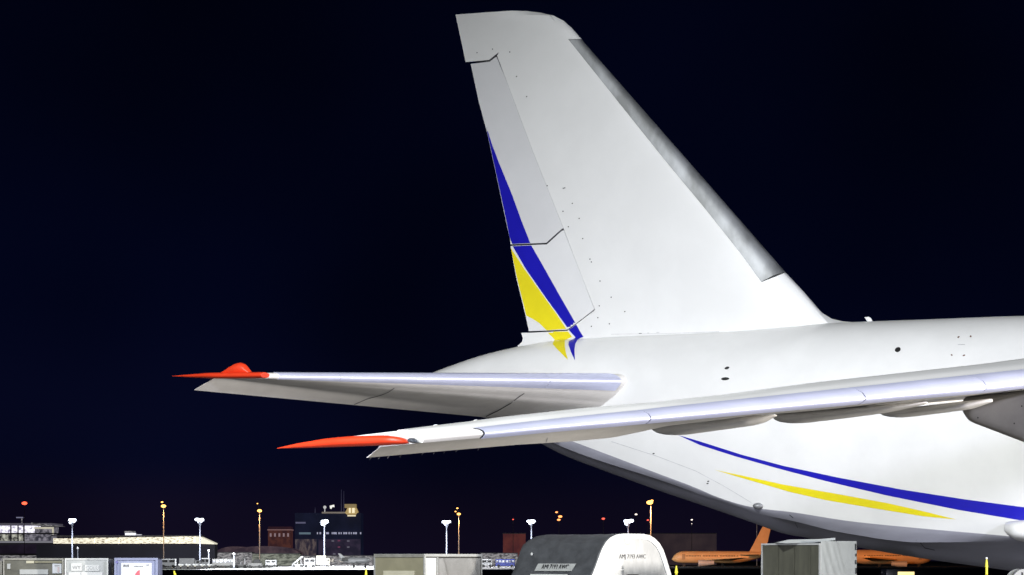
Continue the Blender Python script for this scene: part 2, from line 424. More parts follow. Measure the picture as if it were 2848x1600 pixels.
# tail cone end plate and dark underside outlet below the stabilizer
traced_body('exhaust_outlet', [(1345,1148),(1380,1148),(1430,1150)], [(1345,1152),(1362,1166),(1430,1168)], .6, lambda t: .2, M['gap'], fus, n=10)

# ---- gear fairing at the right-hand edge
traced_body('landing_gear_fairing', [(2797,1468),(2800,1455),(2812,1450),(2848,1447),(3300,1430),(3600,1450)], [(2797,1470),(2803,1482),(2820,1494),(2848,1507),(3300,1560),(3600,1500)], 3.3, lambda t: 1.1*min(1, math.sqrt(t*14+.001))*min(1, math.sqrt((1-t)*6+.001)), M['white'], plane, n=50, seg=32, sq=.8)

# ---- horizontal stabilizer (starboard traced; port is its mirror)
def aff(p, q, t): return (p[0]+(q[0]-p[0])*t, p[1]+(q[1]-p[1])*t)
root_px = [(1738,1060),(1735,1069),(1727,1080),(1705,1101),(1680,1117),(1645,1134),(1540,1148),(1430,1157),(1350,1161),(1350,1157),(1420,1112),(1500,1078),(1580,1054),(1650,1042),(1700,1040),(1722,1044),(1734,1052)]
tip_px = [(741,1047),(740,1050),(737,1052.5),(730,1053.5),(715,1053.5),(690,1053),(640,1052.5),(597,1052.5),(540,1085.5),(540,1084.5),(597,1050.5),(640,1047),(690,1041),(720,1037),(733,1038),(738,1041),(740,1044)]
def resample(loop, n=6):
    out = []
    L = len(loop)
    for i in range(L):
        p0, p1, p2, p3 = loop[i-1], loop[i], loop[(i+1)%L], loop[(i+2)%L]
        for k in range(n):
            t = k/n
            if i in (7, 8, 9) : out.append(aff(p1, p2, t)); continue
            out.append(tuple(.5*(2*p1[c] + (p2[c]-p0[c])*t + (2*p0[c]-5*p1[c]+4*p2[c]-p3[c])*t*t + (3*p1[c]-p0[c]-3*p2[c]+p3[c])*t**3) for c in (0, 1)))
    return out
BR, BT = 2.3, 12.35
root = [unproj(px, py, BR) for px, py in resample(root_px)]
tip = [unproj(px, py, BT) for px, py in resample(tip_px)]
NS = 30
def stab(side, name):
    bm = bmesh.new(); secs = []
    # extra inner stations close the root off inside the fuselage
    for k in range(-4, NS+1):
        t = k/NS
        secs.append([AW(p[0]+(q[0]-p[0])*t, side*(BR+(BT-BR)*t), p[1]+(q[1]-p[1])*t) for p, q in zip(root, tip)])
    loft(bm, secs)
    return obj(name, bm, None, plane, smooth=35, mats=[M['under'], M['white']])
st = stab(1, 'horizontal_stabilizer'); st2 = stab(-1, 'horizontal_stabilizer')
# leading-edge skin: first and last few loop points, slightly proud
def le_skin(side, parent, k0, k1, name='leading_edge_skin'):
    idx = list(range(-22, 15))
    bm = bmesh.new(); secs = []
    for k in range(13):
        t = k0 + (k1-k0)*k/12
        row = []
        ca = sum(p[0] for p in root)/len(root); cz = sum(p[1] for p in root)/len(root)
        for j in idx:
            p, q = root[j], tip[j]
            pm, pn = root[j-1], root[(j+1) % len(root)]; qm, qn = tip[j-1], tip[(j+1) % len(tip)]
            da = (pn[0]-pm[0])*(1-t)+(qn[0]-qm[0])*t; dz = (pn[1]-pm[1])*(1-t)+(qn[1]-qm[1])*t
            l = math.hypot(da, dz) or 1
            na, nz = -dz/l, da/l
            a, z = p[0]+(q[0]-p[0])*t, p[1]+(q[1]-p[1])*t
            # outward is away from the chord middle
            mx, mz = ca*(1-t)+t*sum(q_[0] for q_ in tip)/len(tip), cz*(1-t)+t*sum(q_[1] for q_ in tip)/len(tip)
            if na*(a-mx)+nz*(z-mz) < 0: na, nz = -na, -nz
            row.append(AW(a+na*.014, side*(BR+(BT-BR)*t), z+nz*.014))
        secs.append(row)
    loft(bm, secs, closed=False)
    o = obj(name, bm, M['slat'], parent, smooth=60)
    md = o.modifiers.new('s', 'SOLIDIFY'); md.thickness = .012; md.offset = 0
    es = o.modifiers.new('split', 'EDGE_SPLIT'); es.split_angle = math.radians(60)
for sd, pr in ((1, st), (-1, st2)):
    le_skin(sd, pr, .012, .2163); le_skin(sd, pr, .2177, .80); le_skin(sd, pr, .8012, .965)
BV_st = bvh_of([st])
seam([(985,1125),(1020,1110),(1060,1099),(1080,1091),(1097,1079)], 1.6, BV_st, st, 'gap', 'elevator_gap')
seam([(1352,1158),(1385,1142),(1420,1122),(1440,1106),(1458,1094)], 2.4, BV_st, st, 'gap', 'elevator_gap')
traced_body('tip_fairing', [(480,1045.5),(586,1037),(694,1035.5),(737,1035.5),(738,1041)], [(480,1047),(531,1050.5),(599,1053.5),(700,1052.5),(737,1051.5),(738,1046)], 12.5, lambda t: .02+.24*min(1, t*2.2), M['red'], st, sq=.8)
traced_body('tip_bulge', [(614,1037),(628,1030),(640,1021),(656,1011.5),(670,1008.5),(681,1013),(689,1023),(695,1031),(702,1037)], [(614,1041),(658,1042),(702,1041)], 12.5, lambda t: .03+.17*bump(t), M['red'], st)

# ---- starboard wing
def aLE(b): return 37.6 - .649*b
def aTE(b): return 26.2 - .404*b + max(0, b-34.5)/1.75*.98
LELOW = [(1145,1233),(1346,1216),(1558,1196),(1808,1174),(2121,1145),(2404,1119),(2741,1089),(2848,1077)]
SLATUP = [(1145,1211),(1335,1191),(1558,1166),(1783,1143),(1850,1135),(2373,1080),(2848,1030)]
TOPW = [(960,1217),(1150,1191),(1318,1172),(1422,1158),(1645,1134),(1850,1117),(2044,1096),(2296,1063),(2772,1011),(2848,1001)]
TEROW = [(1005,1275),(1150,1262),(1430,1238),(1590,1228),(1700,1218),(1740,1211),(1770,1199),(1790,1187),(1806,1180),(1850,1172),(2160,1152),(2400,1136),(2683,1114),(2848,1097)]
def wing_sec(b):
    al, at = aLE(b), aTE(b); c = al-at
    def P(u, tab, dr=0.0, a=None):
        a_ = al - c*u if a is None else a
        return a_, rowz(lerp(tab, projpx(a_, b)) + dr, a_, b)
    lo = P(.035, LELOW, 1.5)
    bl = P(.0, LELOW); su = P(.10, SLATUP); cr_ = P(.38, TOPW)
    nose = (al, rowz(lerp(LELOW, projpx(al, b)) - 9, al, b))
    te = P(1.0, TEROW)
    q = []
    # lower surface from nose to trailing edge
    q += [nose, (al-.012*c, bl[1]+.03), lo]
    for u in (.08, .15, .3, .45, .6, .75, .9, 1.0):
        t = (u-.035)/.965; a_ = al-c*u
        f0 = t if t < .74 else .74; drp = .22*f0/.74 + (.78*(t-.74)/.26 if t > .74 else 0)
        dd = max(0, min(1, (b-27)/3))
        q.append((a_, lo[1] + (te[1]-lo[1])*(t*(1-dd) + drp*dd) - .05*math.sin(math.pi*t)*(1-dd)))
    q.append((at, te[1]+.015))
    zh = lo[1] + (te[1]-lo[1])*.25
    for u in (.90, .80, .74):
        t = (u-.38)/.62; z1 = cr_[1] + (te[1]+.03-cr_[1])*(t**1.5)
        z2 = {.90: zh + (te[1]-zh)*.60 + .02, .80: zh + (te[1]-zh)*.22 + .03, .74: zh+.12}[u]
        q.append((al-c*u, z1*(1-dd) + z2*dd))
    q += [(al-c*.45, cr_[1]-.005), cr_, (al-c*.28, cr_[1]*.75+su[1]*.25+.02), (al-c*.18, (cr_[1]+su[1])/2+.03), su]
    n0, s0 = nose, su
    for t in (.35, .65, .88):
        q.append((s0[0]+(n0[0]-s0[0])*math.sin(t*math.pi/2), n0[1]+(s0[1]-n0[1])*math.cos(t*math.pi/2)))
    return q
bstn = [36.25 - .25*i for i in range(0, 80)] + [16 - 1.3*i for i in range(11)]
bstn = [b for b in bstn if b > 3]
bm = bmesh.new(); loft(bm, [[AW(a, b, z) for a, z in wing_sec(b)] for b in bstn])
wing = obj('wing', bm, None, plane, smooth=40, mats=[M['white'], M['under']])
for p in wing.data.polygons:
    # underside faces carry the bounce-tinted grey
    if p.normal.z < -.2: p.material_index = 1
# slats: upper nose strip, one part per segment
def b_of_px(px):
    lo_, hi_ = 3.0, 36.25
    for _ in range(40):
        m_ = (lo_+hi_)/2
        if projpx(aLE(m_), m_) > px: lo_ = m_
        else: hi_ = m_
    return (lo_+hi_)/2
def slat(px0, px1, m='slat', lift=.02, nm='slat'):
    b0, b1 = b_of_px(px0), b_of_px(px1)
    bm = bmesh.new(); secs = []
    for k in range(25):
        b = b0 + (b1-b0)*k/24; q = wing_sec(b)
        idx = [-4, -3, -2, -1, 0, 1, 2]
        pts = [q[i] for i in idx]; row = []
        for i, p in enumerate(pts):
            a_, z_ = p; pm = pts[max(0, i-1)]; pn = pts[min(len(pts)-1, i+1)]
            da, dz = pn[0]-pm[0], pn[1]-pm[1]; l = math.hypot(da, dz)
            row.append(AW(a_ - dz/l*lift*(-1 if dz > 0 else 1)*(1 if dz < 0 else -1), b, z_ + (da/l)*lift*(1 if da > 0 else -1)*(1 if i < 4 else -1)))
        secs.append(row)
    loft(bm, secs, closed=False)
    o = obj(nm, bm, M[m], wing, smooth=70)
    md = o.modifiers.new('s', 'SOLIDIFY'); md.thickness = .016; md.offset = 0
    es = o.modifiers.new('split', 'EDGE_SPLIT'); es.split_angle = math.radians(60)
slat(1347, 1806.5); slat(1809.5, 2403.5); slat(2406.5, 2740.5); slat(2742.5, 3600)
for g0, g1 in ((1343, 1347), (1806.5, 1809.5), (2403.5, 2406.5), (2740.5, 2742.5)): slat(g0, g1, 'gap', .008, 'slat_gap')
traced_body('upper_tip_skin', [(980,1213.5),(1060,1204),(1130,1196),(1146,1197)], [(980,1216),(1060,1216),(1130,1214),(1146,1212)], 36.0, lambda t: .01+.5*t*(1-t), M['white'], wing, sq=.8)
# thin white tube added as the highlight along the flap slot
bm = bmesh.new(); prv = None
for px, row in ((2150,1156),(2250,1148),(2400,1137),(2560,1124.5),(2683,1115),(2740,1107)):
    bb = 25.0
    for _ in range(30):
        bb += (projpx(aTE(bb), bb) - px)/9000*8
    p_ = AW(aTE(bb)+.6, bb, rowz(row, aTE(bb)+.6, bb))
    if prv is not None: cyl(bm, prv, p_, .022, n=8)
    prv = p_
obj('flap_edge_highlight', bm, M['white'], wing, smooth=60)
BV_w = bvh_of([wing])
seam([(1143,1232),(1143,1231)], 1, BV_w, wing) if False else None
decal('aileron_gap', [(1514,1237),(1520,1226),(1523,1216),(1524.3,1216),(1521.5,1227),(1515.8,1237)], M['seam'], wing, BV_w, s=20)
decal('flap_gap', [(2009,1170),(2010.5,1170),(2012.5,1189),(2011,1189)], M['seam'], wing, BV_w, s=20)
# flap-track fairings hanging below the trailing edge
def below(tab, d): return [(x, lerpc(LELOW, x)+d) for x, _ in tab]
F1 = [(1809,1182),(1816,1195),(1829,1204),(1850,1209.5),(1880,1211),(1908,1209),(2090,1184),(2121,1176),(2150,1161),(2160,1158)]
F2 = [(2149,1160),(2160,1170),(2175,1175),(2199,1178),(2237,1177),(2346,1164),(2450,1150),(2540,1132),(2580,1122)]
F3 = [(2449,1150),(2458,1156),(2470,1159.5),(2501,1162),(2547,1158),(2679,1141),(2700,1137),(2760,1118)]
for tab, b, up0, up1 in ((F1, 27.3, (1809,1180), (2165,1156)), (F2, 24.2, (2149,1157), (2585,1120)), (F3, 22.0, (2449,1149), (2765,1112))):
    up = [up0, (up0[0]+20, lerp([up0, up1], up0[0]+20)-6), (up1[0]-10, up1[1]-3), up1]
    traced_body('flap_track_fairing', up, tab, b, lambda t: .32*min(1, math.sqrt(t*9+.001))*min(1, math.sqrt((1-t)*5+.001)), M['under'], wing, n=44, sq=.75)
# engine pylon at the right-hand edge
traced_body('engine_pylon', [(2676,1122),(2690,1105),(2848,1085),(3160,1050)], [(2676,1138),(2682,1146),(2690,1159),(2702,1172),(2722,1181),(2848,1230),(3000,1290),(3120,1300),(3160,1200)], 21.0, lambda t: .38*min(1, math.sqrt(t*12+.001)), M['pylon'], wing, n=60, sq=.55)
def revolve(name, prof, b, z, m, parent, n=40):
    bm = bmesh.new(); loft(bm, [[AW(a, b + r*math.cos(2*math.pi*k/n), z + r*math.sin(2*math.pi*k/n)) for k in range(n)] for a, r in prof])
    return obj(name, bm, m, parent, smooth=35)
revolve('engine_nacelle', [(24.3,.75),(24.9,1.15),(25.6,1.5),(27.5,1.62),(29.2,1.5),(29.5,1.38),(29.3,1.25),(28.6,1.2)], 21.0, 3.35, M['white'], wing)
revolve('exhaust_cone', [(23.5,.05),(24.0,.35),(24.5,.6)], 21.0, 3.35, M['steel'], wing)
BV_p = bvh_of([o for o in COL.objects if o.name.startswith('engine_pylon')])
for cx, cy in ((2722,1115),(2842,1130),(2720,1162),(2821,1178)):
    decal('fastener', blob(cx, cy, 1.8, 2.4), M['dark'], wing, BV_p, s=30)
traced_body('tip_fairing', [(771,1246.5),(830,1233),(912,1219.5),(983,1213),(1061,1211),(1110,1214.5),(1129,1221),(1134,1229)], [(771,1248),(901,1245),(1034,1240.5),(1120,1235.5),(1134,1233)], 36.35, lambda t: .015+.22*min(1, t*2)*min(1, math.sqrt((1-t)*9+.001)), M['red'], wing, sq=.85)
traced_body('navigation_light', [(1136,1222),(1142,1217.5),(1152,1218),(1160,1224),(1164,1230)], [(1136,1229),(1146,1233),(1164,1233)], 36.4, lambda t: .02+.13*bump(t), M['lens'], wing)
for px, py in ((1031,1273),(1055,1271),(1081,1270),(1115,1266),(1176,1262.5),(1208,1261),(1237,1258),(1270,1256),(1331,1249)):
    lo_, hi_ = 20.0, 36.25
    for _ in range(30):
        b = (lo_+hi_)/2
        if projpx(aTE(b), b) > px: lo_ = b
        else: hi_ = b
    a = aTE(b); z = rowz(lerp(TEROW, px)+.5, a, b)
    bm = bmesh.new()
    cyl(bm, AW(a+.02, b, z+.01), AW(a-.03, b, z-.05), .006, .004, 6); obj('static_wick', bm, M['steel'], wing)
for px, py in ((1212,1184),(1323,1171)):
    traced_body('vortex_fence', [(px-7,py+1),(px-3,py-3),(px+2,py-4),(px+7,py)], [(px-7,py+5),(px+7,py+5)], 33.5 if px == 1212 else 32.0, lambda t: .06, M['white'], wing, n=10)

# ================================================================== GROUND
M['apron'] = mat('concrete_apron', (.13, .125, .12), .8, var=.35, scale=.15)
M['grass'] = mat('dark_grass_and_asphalt', (.012, .014, .012), .95, var=.5, scale=.05)
M['apron_far'] = mat('pale_far_concrete', (.62, .62, .63), .8, var=.3, scale=.02)
def sheet(name, x0, x1, y0, y1, z, m):
    bm = bmesh.new(); bm.faces.new([bm.verts.new(p) for p in ((x0,y0,z),(x1,y0,z),(x1,y1,z),(x0,y1,z))])
    return struct(obj(name, bm, m))
sheet('ground', -9000, 9000, -600, 14000, 0, M['grass'])
sheet('apron', -160, 180, -60, 230, .02, M['apron'])
sheet('far_apron', wx(455, 618), wx(1440, 618), 618, 1330, .03, M['apron_far'])

# ================================================================== FOREGROUND CONTAINERS (about 98 m away)
D0 = 98.0
M['olive'] = mat('khaki_painted_metal', (.24, .225, .15), .6, var=.15, scale=1.5)
M['oliveb'] = mat('khaki_label_panel', (.47, .45, .34), .6, var=.1, scale=2)
M['alu'] = mat('brushed_aluminium_frame', (.50, .51, .50), .42, metal=.45, var=.18, scale=2.5)
M['curtain'] = mat('grey_tarpaulin', (.235, .235, .23), .6, var=.12, scale=2, bump=.5)
M['curtainw'] = mat('white_tarpaulin', (.25, .27, .27), .55, var=.12, scale=2, bump=.5)
M['dirtygrey'] = mat('weathered_grey_green_metal', (.115, .112, .085), .55, var=.45, scale=1.6, stretch=(1, 1, 2.2))
M['darkolive'] = mat('dark_olive_metal', (.055, .055, .038), .6, var=.3, scale=2, stretch=(3, 3, .6))
M['whitebox'] = mat('white_panel', (.40, .415, .41), .5, var=.12, scale=3)
M['whitebright'] = mat('bright_white_vinyl', (.60, .61, .60), .5, var=.06, scale=5)
M['lilac'] = mat('pale_lilac_plastic', (.20, .225, .35), .45, var=.14, scale=2, stretch=(2, 2, .8))
M['poster'] = mat('poster_paper', (.56, .58, .62), .5, var=.04, scale=3)
M['ink'] = mat('black_ink', (.03, .03, .035), .6, var=.2, scale=10)
M['redink'] = mat('faded_red_ink', (.70, .10, .13), .5, var=.15, scale=6)
M['tarp'] = mat('dark_grey_rubber_tarpaulin', (.075, .08, .088), .48, var=.3, scale=1.6, bump=.5, stretch=(1, 1, 2))
M['silver'] = mat('silver_sheet_metal', (.28, .29, .30), .38, metal=.35, var=.22, scale=2.2, stretch=(2, 2, .7))
M['paleink'] = mat('pale_grey_ink', (.28, .28, .28), .6, var=.3, scale=8)
def text(name, body, size, m, parent, loc, shear=0, sx_=1.0, rot=(math.radians(90), 0, 0), th=.004):
    c = bpy.data.curves.new(name, 'FONT'); c.body = body; c.size = size; c.extrude = th; c.shear = shear; c.align_x = 'CENTER'; c.align_y = 'CENTER'
    c.resolution_u = 2
    t = bpy.data.objects.new(name, c); COL.objects.link(t)
    dg = bpy.context.evaluated_depsgraph_get(); me = bpy.data.meshes.new_from_object(t.evaluated_get(dg))
    bpy.data.objects.remove(t)
    o = bpy.data.objects.new(name, me); COL.objects.link(o); me.materials.clear(); me.materials.append(m)
    o.location = loc; o.rotation_euler = rot; o.scale = (sx_, 1, 1); o.parent = parent
    return o
def container_flat(name, label, px0, px1, row, D, deep, m, frame_m, rz=0, bev=.05, fr=.05, group=None):
    # a closed box container seen almost face on; x is across, y away
    w_ = (px1-px0)/FPX*D; zt = wz(row, D)
    t = thing(name, label, 'air cargo container', (wx((px0+px1)/2, D), D, 0), rz, group)
    local('body', BM((-w_/2+.02, w_/2-.02, .025, deep, .15, zt-.02), bev=bev), m, t, smooth=40)
    local('frame', BM((-w_/2, -w_/2+fr, 0, .06, .1, zt), (w_/2-fr, w_/2, 0, .06, .1, zt), (-w_/2+fr, w_/2-fr, 0, .06, zt-fr, zt), (-w_/2+fr, w_/2-fr, 0, .06, .1, .1+fr)), frame_m, t)
    local('base_pallet', BM((-w_/2-.03, w_/2+.03, -.03, deep+.03, .0, .1)), M['alu'], t)
    return t, w_, zt
def px_local(px, D, px0, px1): return (px - (px0+px1)/2)/FPX*D
M['olframe'] = mat('dull_grey_metal_frame', (.34, .33, .29), .5, metal=.3, var=.3, scale=3)
c1, w1, z1 = container_flat('cargo_container', 'weathered grey green cargo container with white label strip at the left edge', 8, 177, 1553, 97, 1.6, M['dirtygrey'], M['olframe'])
def plate(name, c, D, p0, p1, a0, a1, r0, r1, m, y=0.0, th=.012):
    x0 = px_local(a0, D, p0, p1); x1 = px_local(a1, D, p0, p1)
    return local(name, BM((x0, x1, y-th, y+.03, wz(r1, D), wz(r0, D))), m, c)
plate('label_strip', c1, 97, 8, 177, 55, 134, 1584, 1598, M['whitebox'])
plate('document_sheet', c1, 97, 8, 177, 146, 171, 1568, 1595, M['poster'])
plate('document_text', c1, 97, 8, 177, 152, 166, 1573, 1574.5, M['paleink'], y=-.014)
plate('document_text', c1, 97, 8, 177, 160, 165, 1577, 1592, mat('pink_grey_ink', (.55, .45, .47), .6, var=.1), y=-.014)
plate('small_tag', c1, 97, 8, 177, 20, 29, 1568, 1583, M['whitebox'])
plate('paint_patch', c1, 97, 8, 177, 73, 95, 1560, 1567, M['oliveb'])
plate('stained_rail', c1, 97, 8, 177, 97, 172, 1561, 1566, M['olive'])
c0, _, _ = container_flat('cargo_container', 'dark olive container edge cut off at the far left of the frame', -130, 5, 1560, 97.5, 1.6, M['darkolive'], M['olframe'])
c2, w2, z2 = container_flat('cargo_container', 'white cargo container with pale lettering between the grey green and lilac ones', 180, 301, 1553, 96.5, 1.5, M['whitebox'], M['whitebright'], fr=.045)
for a0, a1, r0, r1 in ((198, 228, 1567, 1588), (236, 277, 1572, 1588)):
    plate('label_panel', c2, 96.5, 180, 301, a0, a1, r0, r1, M['whitebright'])
plate('window_panel', c2, 96.5, 180, 301, 191, 285, 1592, 1612, M['whitebright'])
plate('panel_seam', c2, 96.5, 180, 301, 225, 226, 1593, 1612, M['paleink'], y=-.014)
t_ = text('lettering', 'WY', .15, M['paleink'], c2, (px_local(213, 96.5, 180, 301), -.016, wz(1579, 96.5)))
t_ = text('lettering', 'COLU', .15, M['whitebox'], c2, (px_local(257, 96.5, 180, 301), -.016, wz(1580, 96.5)))
c3, w3, z3 = container_flat('cargo_container', 'pale lilac container with a white poster showing a red shape', 318, 439, 1552, 96, 1.5, M['lilac'], M['lilac'], bev=.09, fr=.07)
plate('poster', c3, 96, 318, 439, 337, 422, 1566, 1640, M['poster'])
text('lettering', '808', .115, M['ink'], c3, (px_local(351, 96, 318, 439), -.016, wz(1574.5, 96)), sx_=1.05)
text('lettering', 'urbanruck', .055, M['ink'], c3, (px_local(385, 96, 318, 439), -.016, wz(1575.5, 96)), sx_=1.2)
text('lettering', '57', .075, M['ink'], c3, (px_local(411, 96, 318, 439), -.016, wz(1572.5, 96)), sx_=1.1)
bm = bmesh.new()
rp = [(372,1612),(376,1598),(381,1590),(387,1586),(389,1586.5),(389,1600),(390,1612)]
prism(bm, [(px_local(x, 96, 318, 439), wz(y, 96)) for x, y in rp], -.018, -.0125); local('red_shape', bm, M['redink'], c3)
bm = bmesh.new(); cyl(bm, (px_local(325, 96, 318, 439), -.015, wz(1564, 96)), (px_local(325, 96, 318, 439), .02, wz(1564, 96)), .035, n=14); local('round_mark', bm, mat('indigo_mark', (.14, .13, .38), .5, var=.2), c3)

# corner-on containers: local x along the left face, local y along the right face, corner nearest the camera
def corner_box(name, label, pxl, pxc, pxr, row, D, mL, mR, mF, phi):
    L = (pxc-pxl)/FPX*D/math.sin(phi); W_ = (pxr-pxc)/FPX*D/math.cos(phi); zt = wz(row, D)
    # right face direction (cos phi, sin phi), left face direction (-sin phi, cos phi)
    t = thing(name, label, 'air cargo container', (wx(pxc, D), D, 0), phi)
    f = .055
    local('body', BM((.02, W_-.02, .02, L-.02, .12, zt-.03)), mL, t)
    local('frame', BM((0, f, 0, f, .1, zt), (W_-f, W_, 0, f, .1, zt), (0, f, L-f, L, .1, zt), (W_-f, W_, L-f, L, .1, zt),
                      (f, W_-f, 0, f, zt-.08, zt), (0, f, f, L-f, zt-.05, zt), (W_-f, W_, f, L-f, zt-.05, zt), (f, W_-f, L-f, L, zt-.05, zt)), mF, t)
    local('base_pallet', BM((-.03, W_+.03, -.03, L+.03, 0, .1)), M['alu'], t)
    return t, W_, L, zt
def wrinkled(name, x0, x1, z0, z1, y, m, parent, folds, seed=1, amp=.03, n=60, tilt=0.6):
    # draped tarpaulin sheet with diagonal folds, with a back so it has thickness
    bm = bmesh.new(); rnd = random.Random(seed)
    fs = [(rnd.uniform(0, 1), rnd.uniform(.5, 1), rnd.uniform(.03, .07)) for _ in range(folds)]
    g = []
    for j in range(n+1):
        r = []
        for i in range(n+1):
            u, v = i/n, j/n
            hgt = 0
            for c_, k_, s_ in fs:
                d = (u - c_) + tilt*(1-v)*k_ - tilt*.3
                hgt += math.exp(-(d/s_)**2)*k_
            edge = min(1, 8*min(u, 1-u, (1-v)*1.5+.1))
            r.append(bm.verts.new((x0+(x1-x0)*u, y - amp*hgt*edge - .005, z0+(z1-z0)*v)))
        g.append(r)
    for j in range(n):
        for i in range(n): bm.faces.new((g[j][i], g[j][i+1], g[j+1][i+1], g[j+1][i]))
    o = local(name, bm, m, parent, smooth=80)
    md = o.modifiers.new('s', 'SOLIDIFY'); md.thickness = .006
    return o
c4, w4, l4, z4 = corner_box('cargo_container', 'large khaki container with grey curtain front and pale aluminium frame', 1033, 1181, 1340, 1541, 98, M['olive'], M['curtain'], M['alu'], math.radians(46))
wrinkled('curtain', .60, w4-.07, .15, z4-.13, .0, M['curtain'], c4, 5, seed=4, amp=.035, tilt=-.5)
local('white_post_panel', BM((.06, .50, -.012, .03, .15, z4-.12)), M['whitebright'], c4)
local('strap', BM((.53, .57, -.03, .0, .15, z4-.1)), M['alu'], c4)
local('curtain_rail', BM((.06, w4-.06, -.006, .03, z4-.125, z4-.085)), M['dark'], c4)
bm = bmesh.new(); box(bm, -.012, .02, .45, l4-.45, .2, wz(1588, 98)); local('label_panel', bm, M['oliveb'], c4)
local('top_rail', BM((-.014, 0, .03, l4-.03, z4-.10, z4-.01)), M['olframe'], c4)
c5, w5, l5, z5 = corner_box('cargo_container', 'dark olive container with white wrinkled tarpaulin face under the aircraft belly', 2127, 2281, 2398, 1511, 97, M['darkolive'], M['curtainw'], M['alu'], math.radians(50))
wrinkled('tarpaulin', .03, w5-.02, .12, z5+.07, -.005, M['curtainw'], c5, 5, seed=12, amp=.03, tilt=-.7)
bm = bmesh.new()
prism(bm, [(-.2, z5+.02), (-1.0, z5+.0), (-1.35, z5+.02), (-.95, z5+.11), (.0, z5+.13), (.45, z5+.17), (.45, z5+.1)], .3, 1.3)
o = local('loose_top_sheet', bm, M['curtainw'], c5)
o.rotation_euler = (0, 0, -math.radians(50)); o.location = (.15, .05, 0)
local('top_rail', BM((-.02, 0, .03, l5-.03, z5-.055, z5-.002)), M['alu'], c5)
for y_ in (.35, .95, 1.55):
    local('side_rib', BM((-.012, -.002, y_, y_+.03, .15, z5-.07)), M['darkolive'], c5)
for k, (r0, r1) in enumerate(((1512, 1530), (1540, 1548), (1558, 1570), (1580, 1597))):
    local('lashing', BM((w5-.13+.02*(k%2), w5-.10+.02*(k%2), -.055, -.03, wz(r1, 97), wz(r0, 97))), M['dark'], c5)

# arched igloo container
PHI = math.radians(33); Di = 97.0
Wd = (1868-1645)/FPX*Di/math.cos(PHI); Ln = 4.55
igl = thing('igloo_container', 'dome topped container with silver end and dark grey tarpaulin side', 'air cargo container', (wx(1645, Di), Di, 0), PHI)
zt = wz(1485, Di)
arch = [(0.0,.1),(.0,0.9),(.035,1.38),(.10,1.80),(.19,2.18),(.30,2.48),(.44,2.67),(.62,zt-.03),(.85,zt)]
# map the photographed arch: widths measured in fractions of the face
archpx = [(1632,1625),(1645,1600),(1655,1575),(1664,1550),(1673,1527),(1684,1508),(1697,1495),(1714,1487),(1735,1484.5),(1790,1484.5),(1808,1488),(1824,1497),(1838,1511),(1849,1530),(1857,1552),(1866,1580),(1872,1600),(1876,1625)]
sc_ = 1/FPX*Di/math.cos(PHI)
arch = [((x-1645)*sc_, wz(y, Di)) for x, y in archpx]
arch = [(arch[0][0]-.02, .12)] + arch + [(arch[-1][0]+.02, .12)]
bm = bmesh.new(); secs = []
rnd = random.Random(3)
NL = 40
for k in range(NL+1):
    t = k/NL; y = .04 + Ln*t
    # the far end is rounded off
    rr = 1 - .025*max(0, (t-.9)/.1)**2.2
    cxm = (arch[0][0]+arch[-1][0])/2
    ring = []
    dense = []
    for (x0, z0), (x1, z1_) in zip(arch, arch[1:]):
        for q in range(3): dense.append((x0+(x1-x0)*q/3, z0+(z1_-z0)*q/3))
    dense.append(arch[-1])
    for i, (x, z) in enumerate(dense):
        wv = .012*math.sin(9*t+i*.5) + .010*math.sin(21*t - i*.9) + .008*math.sin(37*t+i*.3)
        sag = -.025*math.exp(-((t-.3)/.12)**2) - .02*math.exp(-((t-.62)/.10)**2)
        ring.append(Vector((cxm + (x-cxm)*(rr if z > .3 else 1) + (wv if x < cxm else -wv), y, .12 + (z-.12)*rr + (sag + wv*.6 if z > 2.5 else 0))))
    secs.append(ring)
loft(bm, secs, closed=True)
local('tarpaulin_cover', bm, M['tarp'], igl, smooth=60)
bm = bmesh.new(); prism(bm, arch, -.02, .06); local('end_panel', bm, M['silver'], igl)
# raised rim along the arch of the end panel
def rim(pts, wd_, y0, y1):
    bm = bmesh.new(); cxm = sum(p[0] for p in pts)/len(pts); czm = 1.4
    def inn(p):
        d = Vector((cxm-p[0], (czm if p[1] > 1.4 else p[1])-p[1])); d.normalize(); return (p[0]+d.x*wd_, p[1]+d.y*wd_)
    for p, q in zip(pts, pts[1:]):
        pi, qi = inn(p), inn(q); V = []
        for (x, z) in (p, q, qi, pi): V.append((bm.verts.new((x, y0, z)), bm.verts.new((x, y1, z))))
        bm.faces.new([v[0] for v in V]); bm.faces.new([v[1] for v in reversed(V)])
        for i in (0, 1, 2, 3):
            j = (i+1) % 4; bm.faces.new((V[i][0], V[i][1], V[j][1], V[j][0]))
    bmesh.ops.remove_doubles(bm, verts=bm.verts[:], dist=.0005)
    return bm
local('rim', rim(arch, .16, -.05, -.021), mat('bright_rim_metal', (.52, .53, .54), .35, metal=.2, var=.1, scale=3), igl, smooth=40)
def ix(px): return (px-1645)*sc_
text('lettering', 'AMJ 7193 AWC', .185, M['ink'], igl, (ix(1761), -.024, wz(1548.5, Di)), sx_=.82)
local('horizontal_rib', BM((ix(1680), ix(1735), -.04, -.02, wz(1586.5, Di), wz(1584, Di))), M['whitebright'], igl)
local('handle_slot', BM((ix(1746), ix(1778), -.026, -.0205, wz(1612, Di), wz(1598, Di))), M['dark'], igl)
bm = bmesh.new(); bmesh.ops.create_icosphere(bm, subdivisions=3, radius=1)
for v in bm.verts:
    v.co = Vector((ix(1746) + v.co.x*.10, -.03+v.co.y*.03, wz(1503, Di)+v.co.z*.13))
local('top_latch', bm, mat('cream_latch', (.85, .85, .74), .4, var=.1, scale=8), igl, smooth=60)
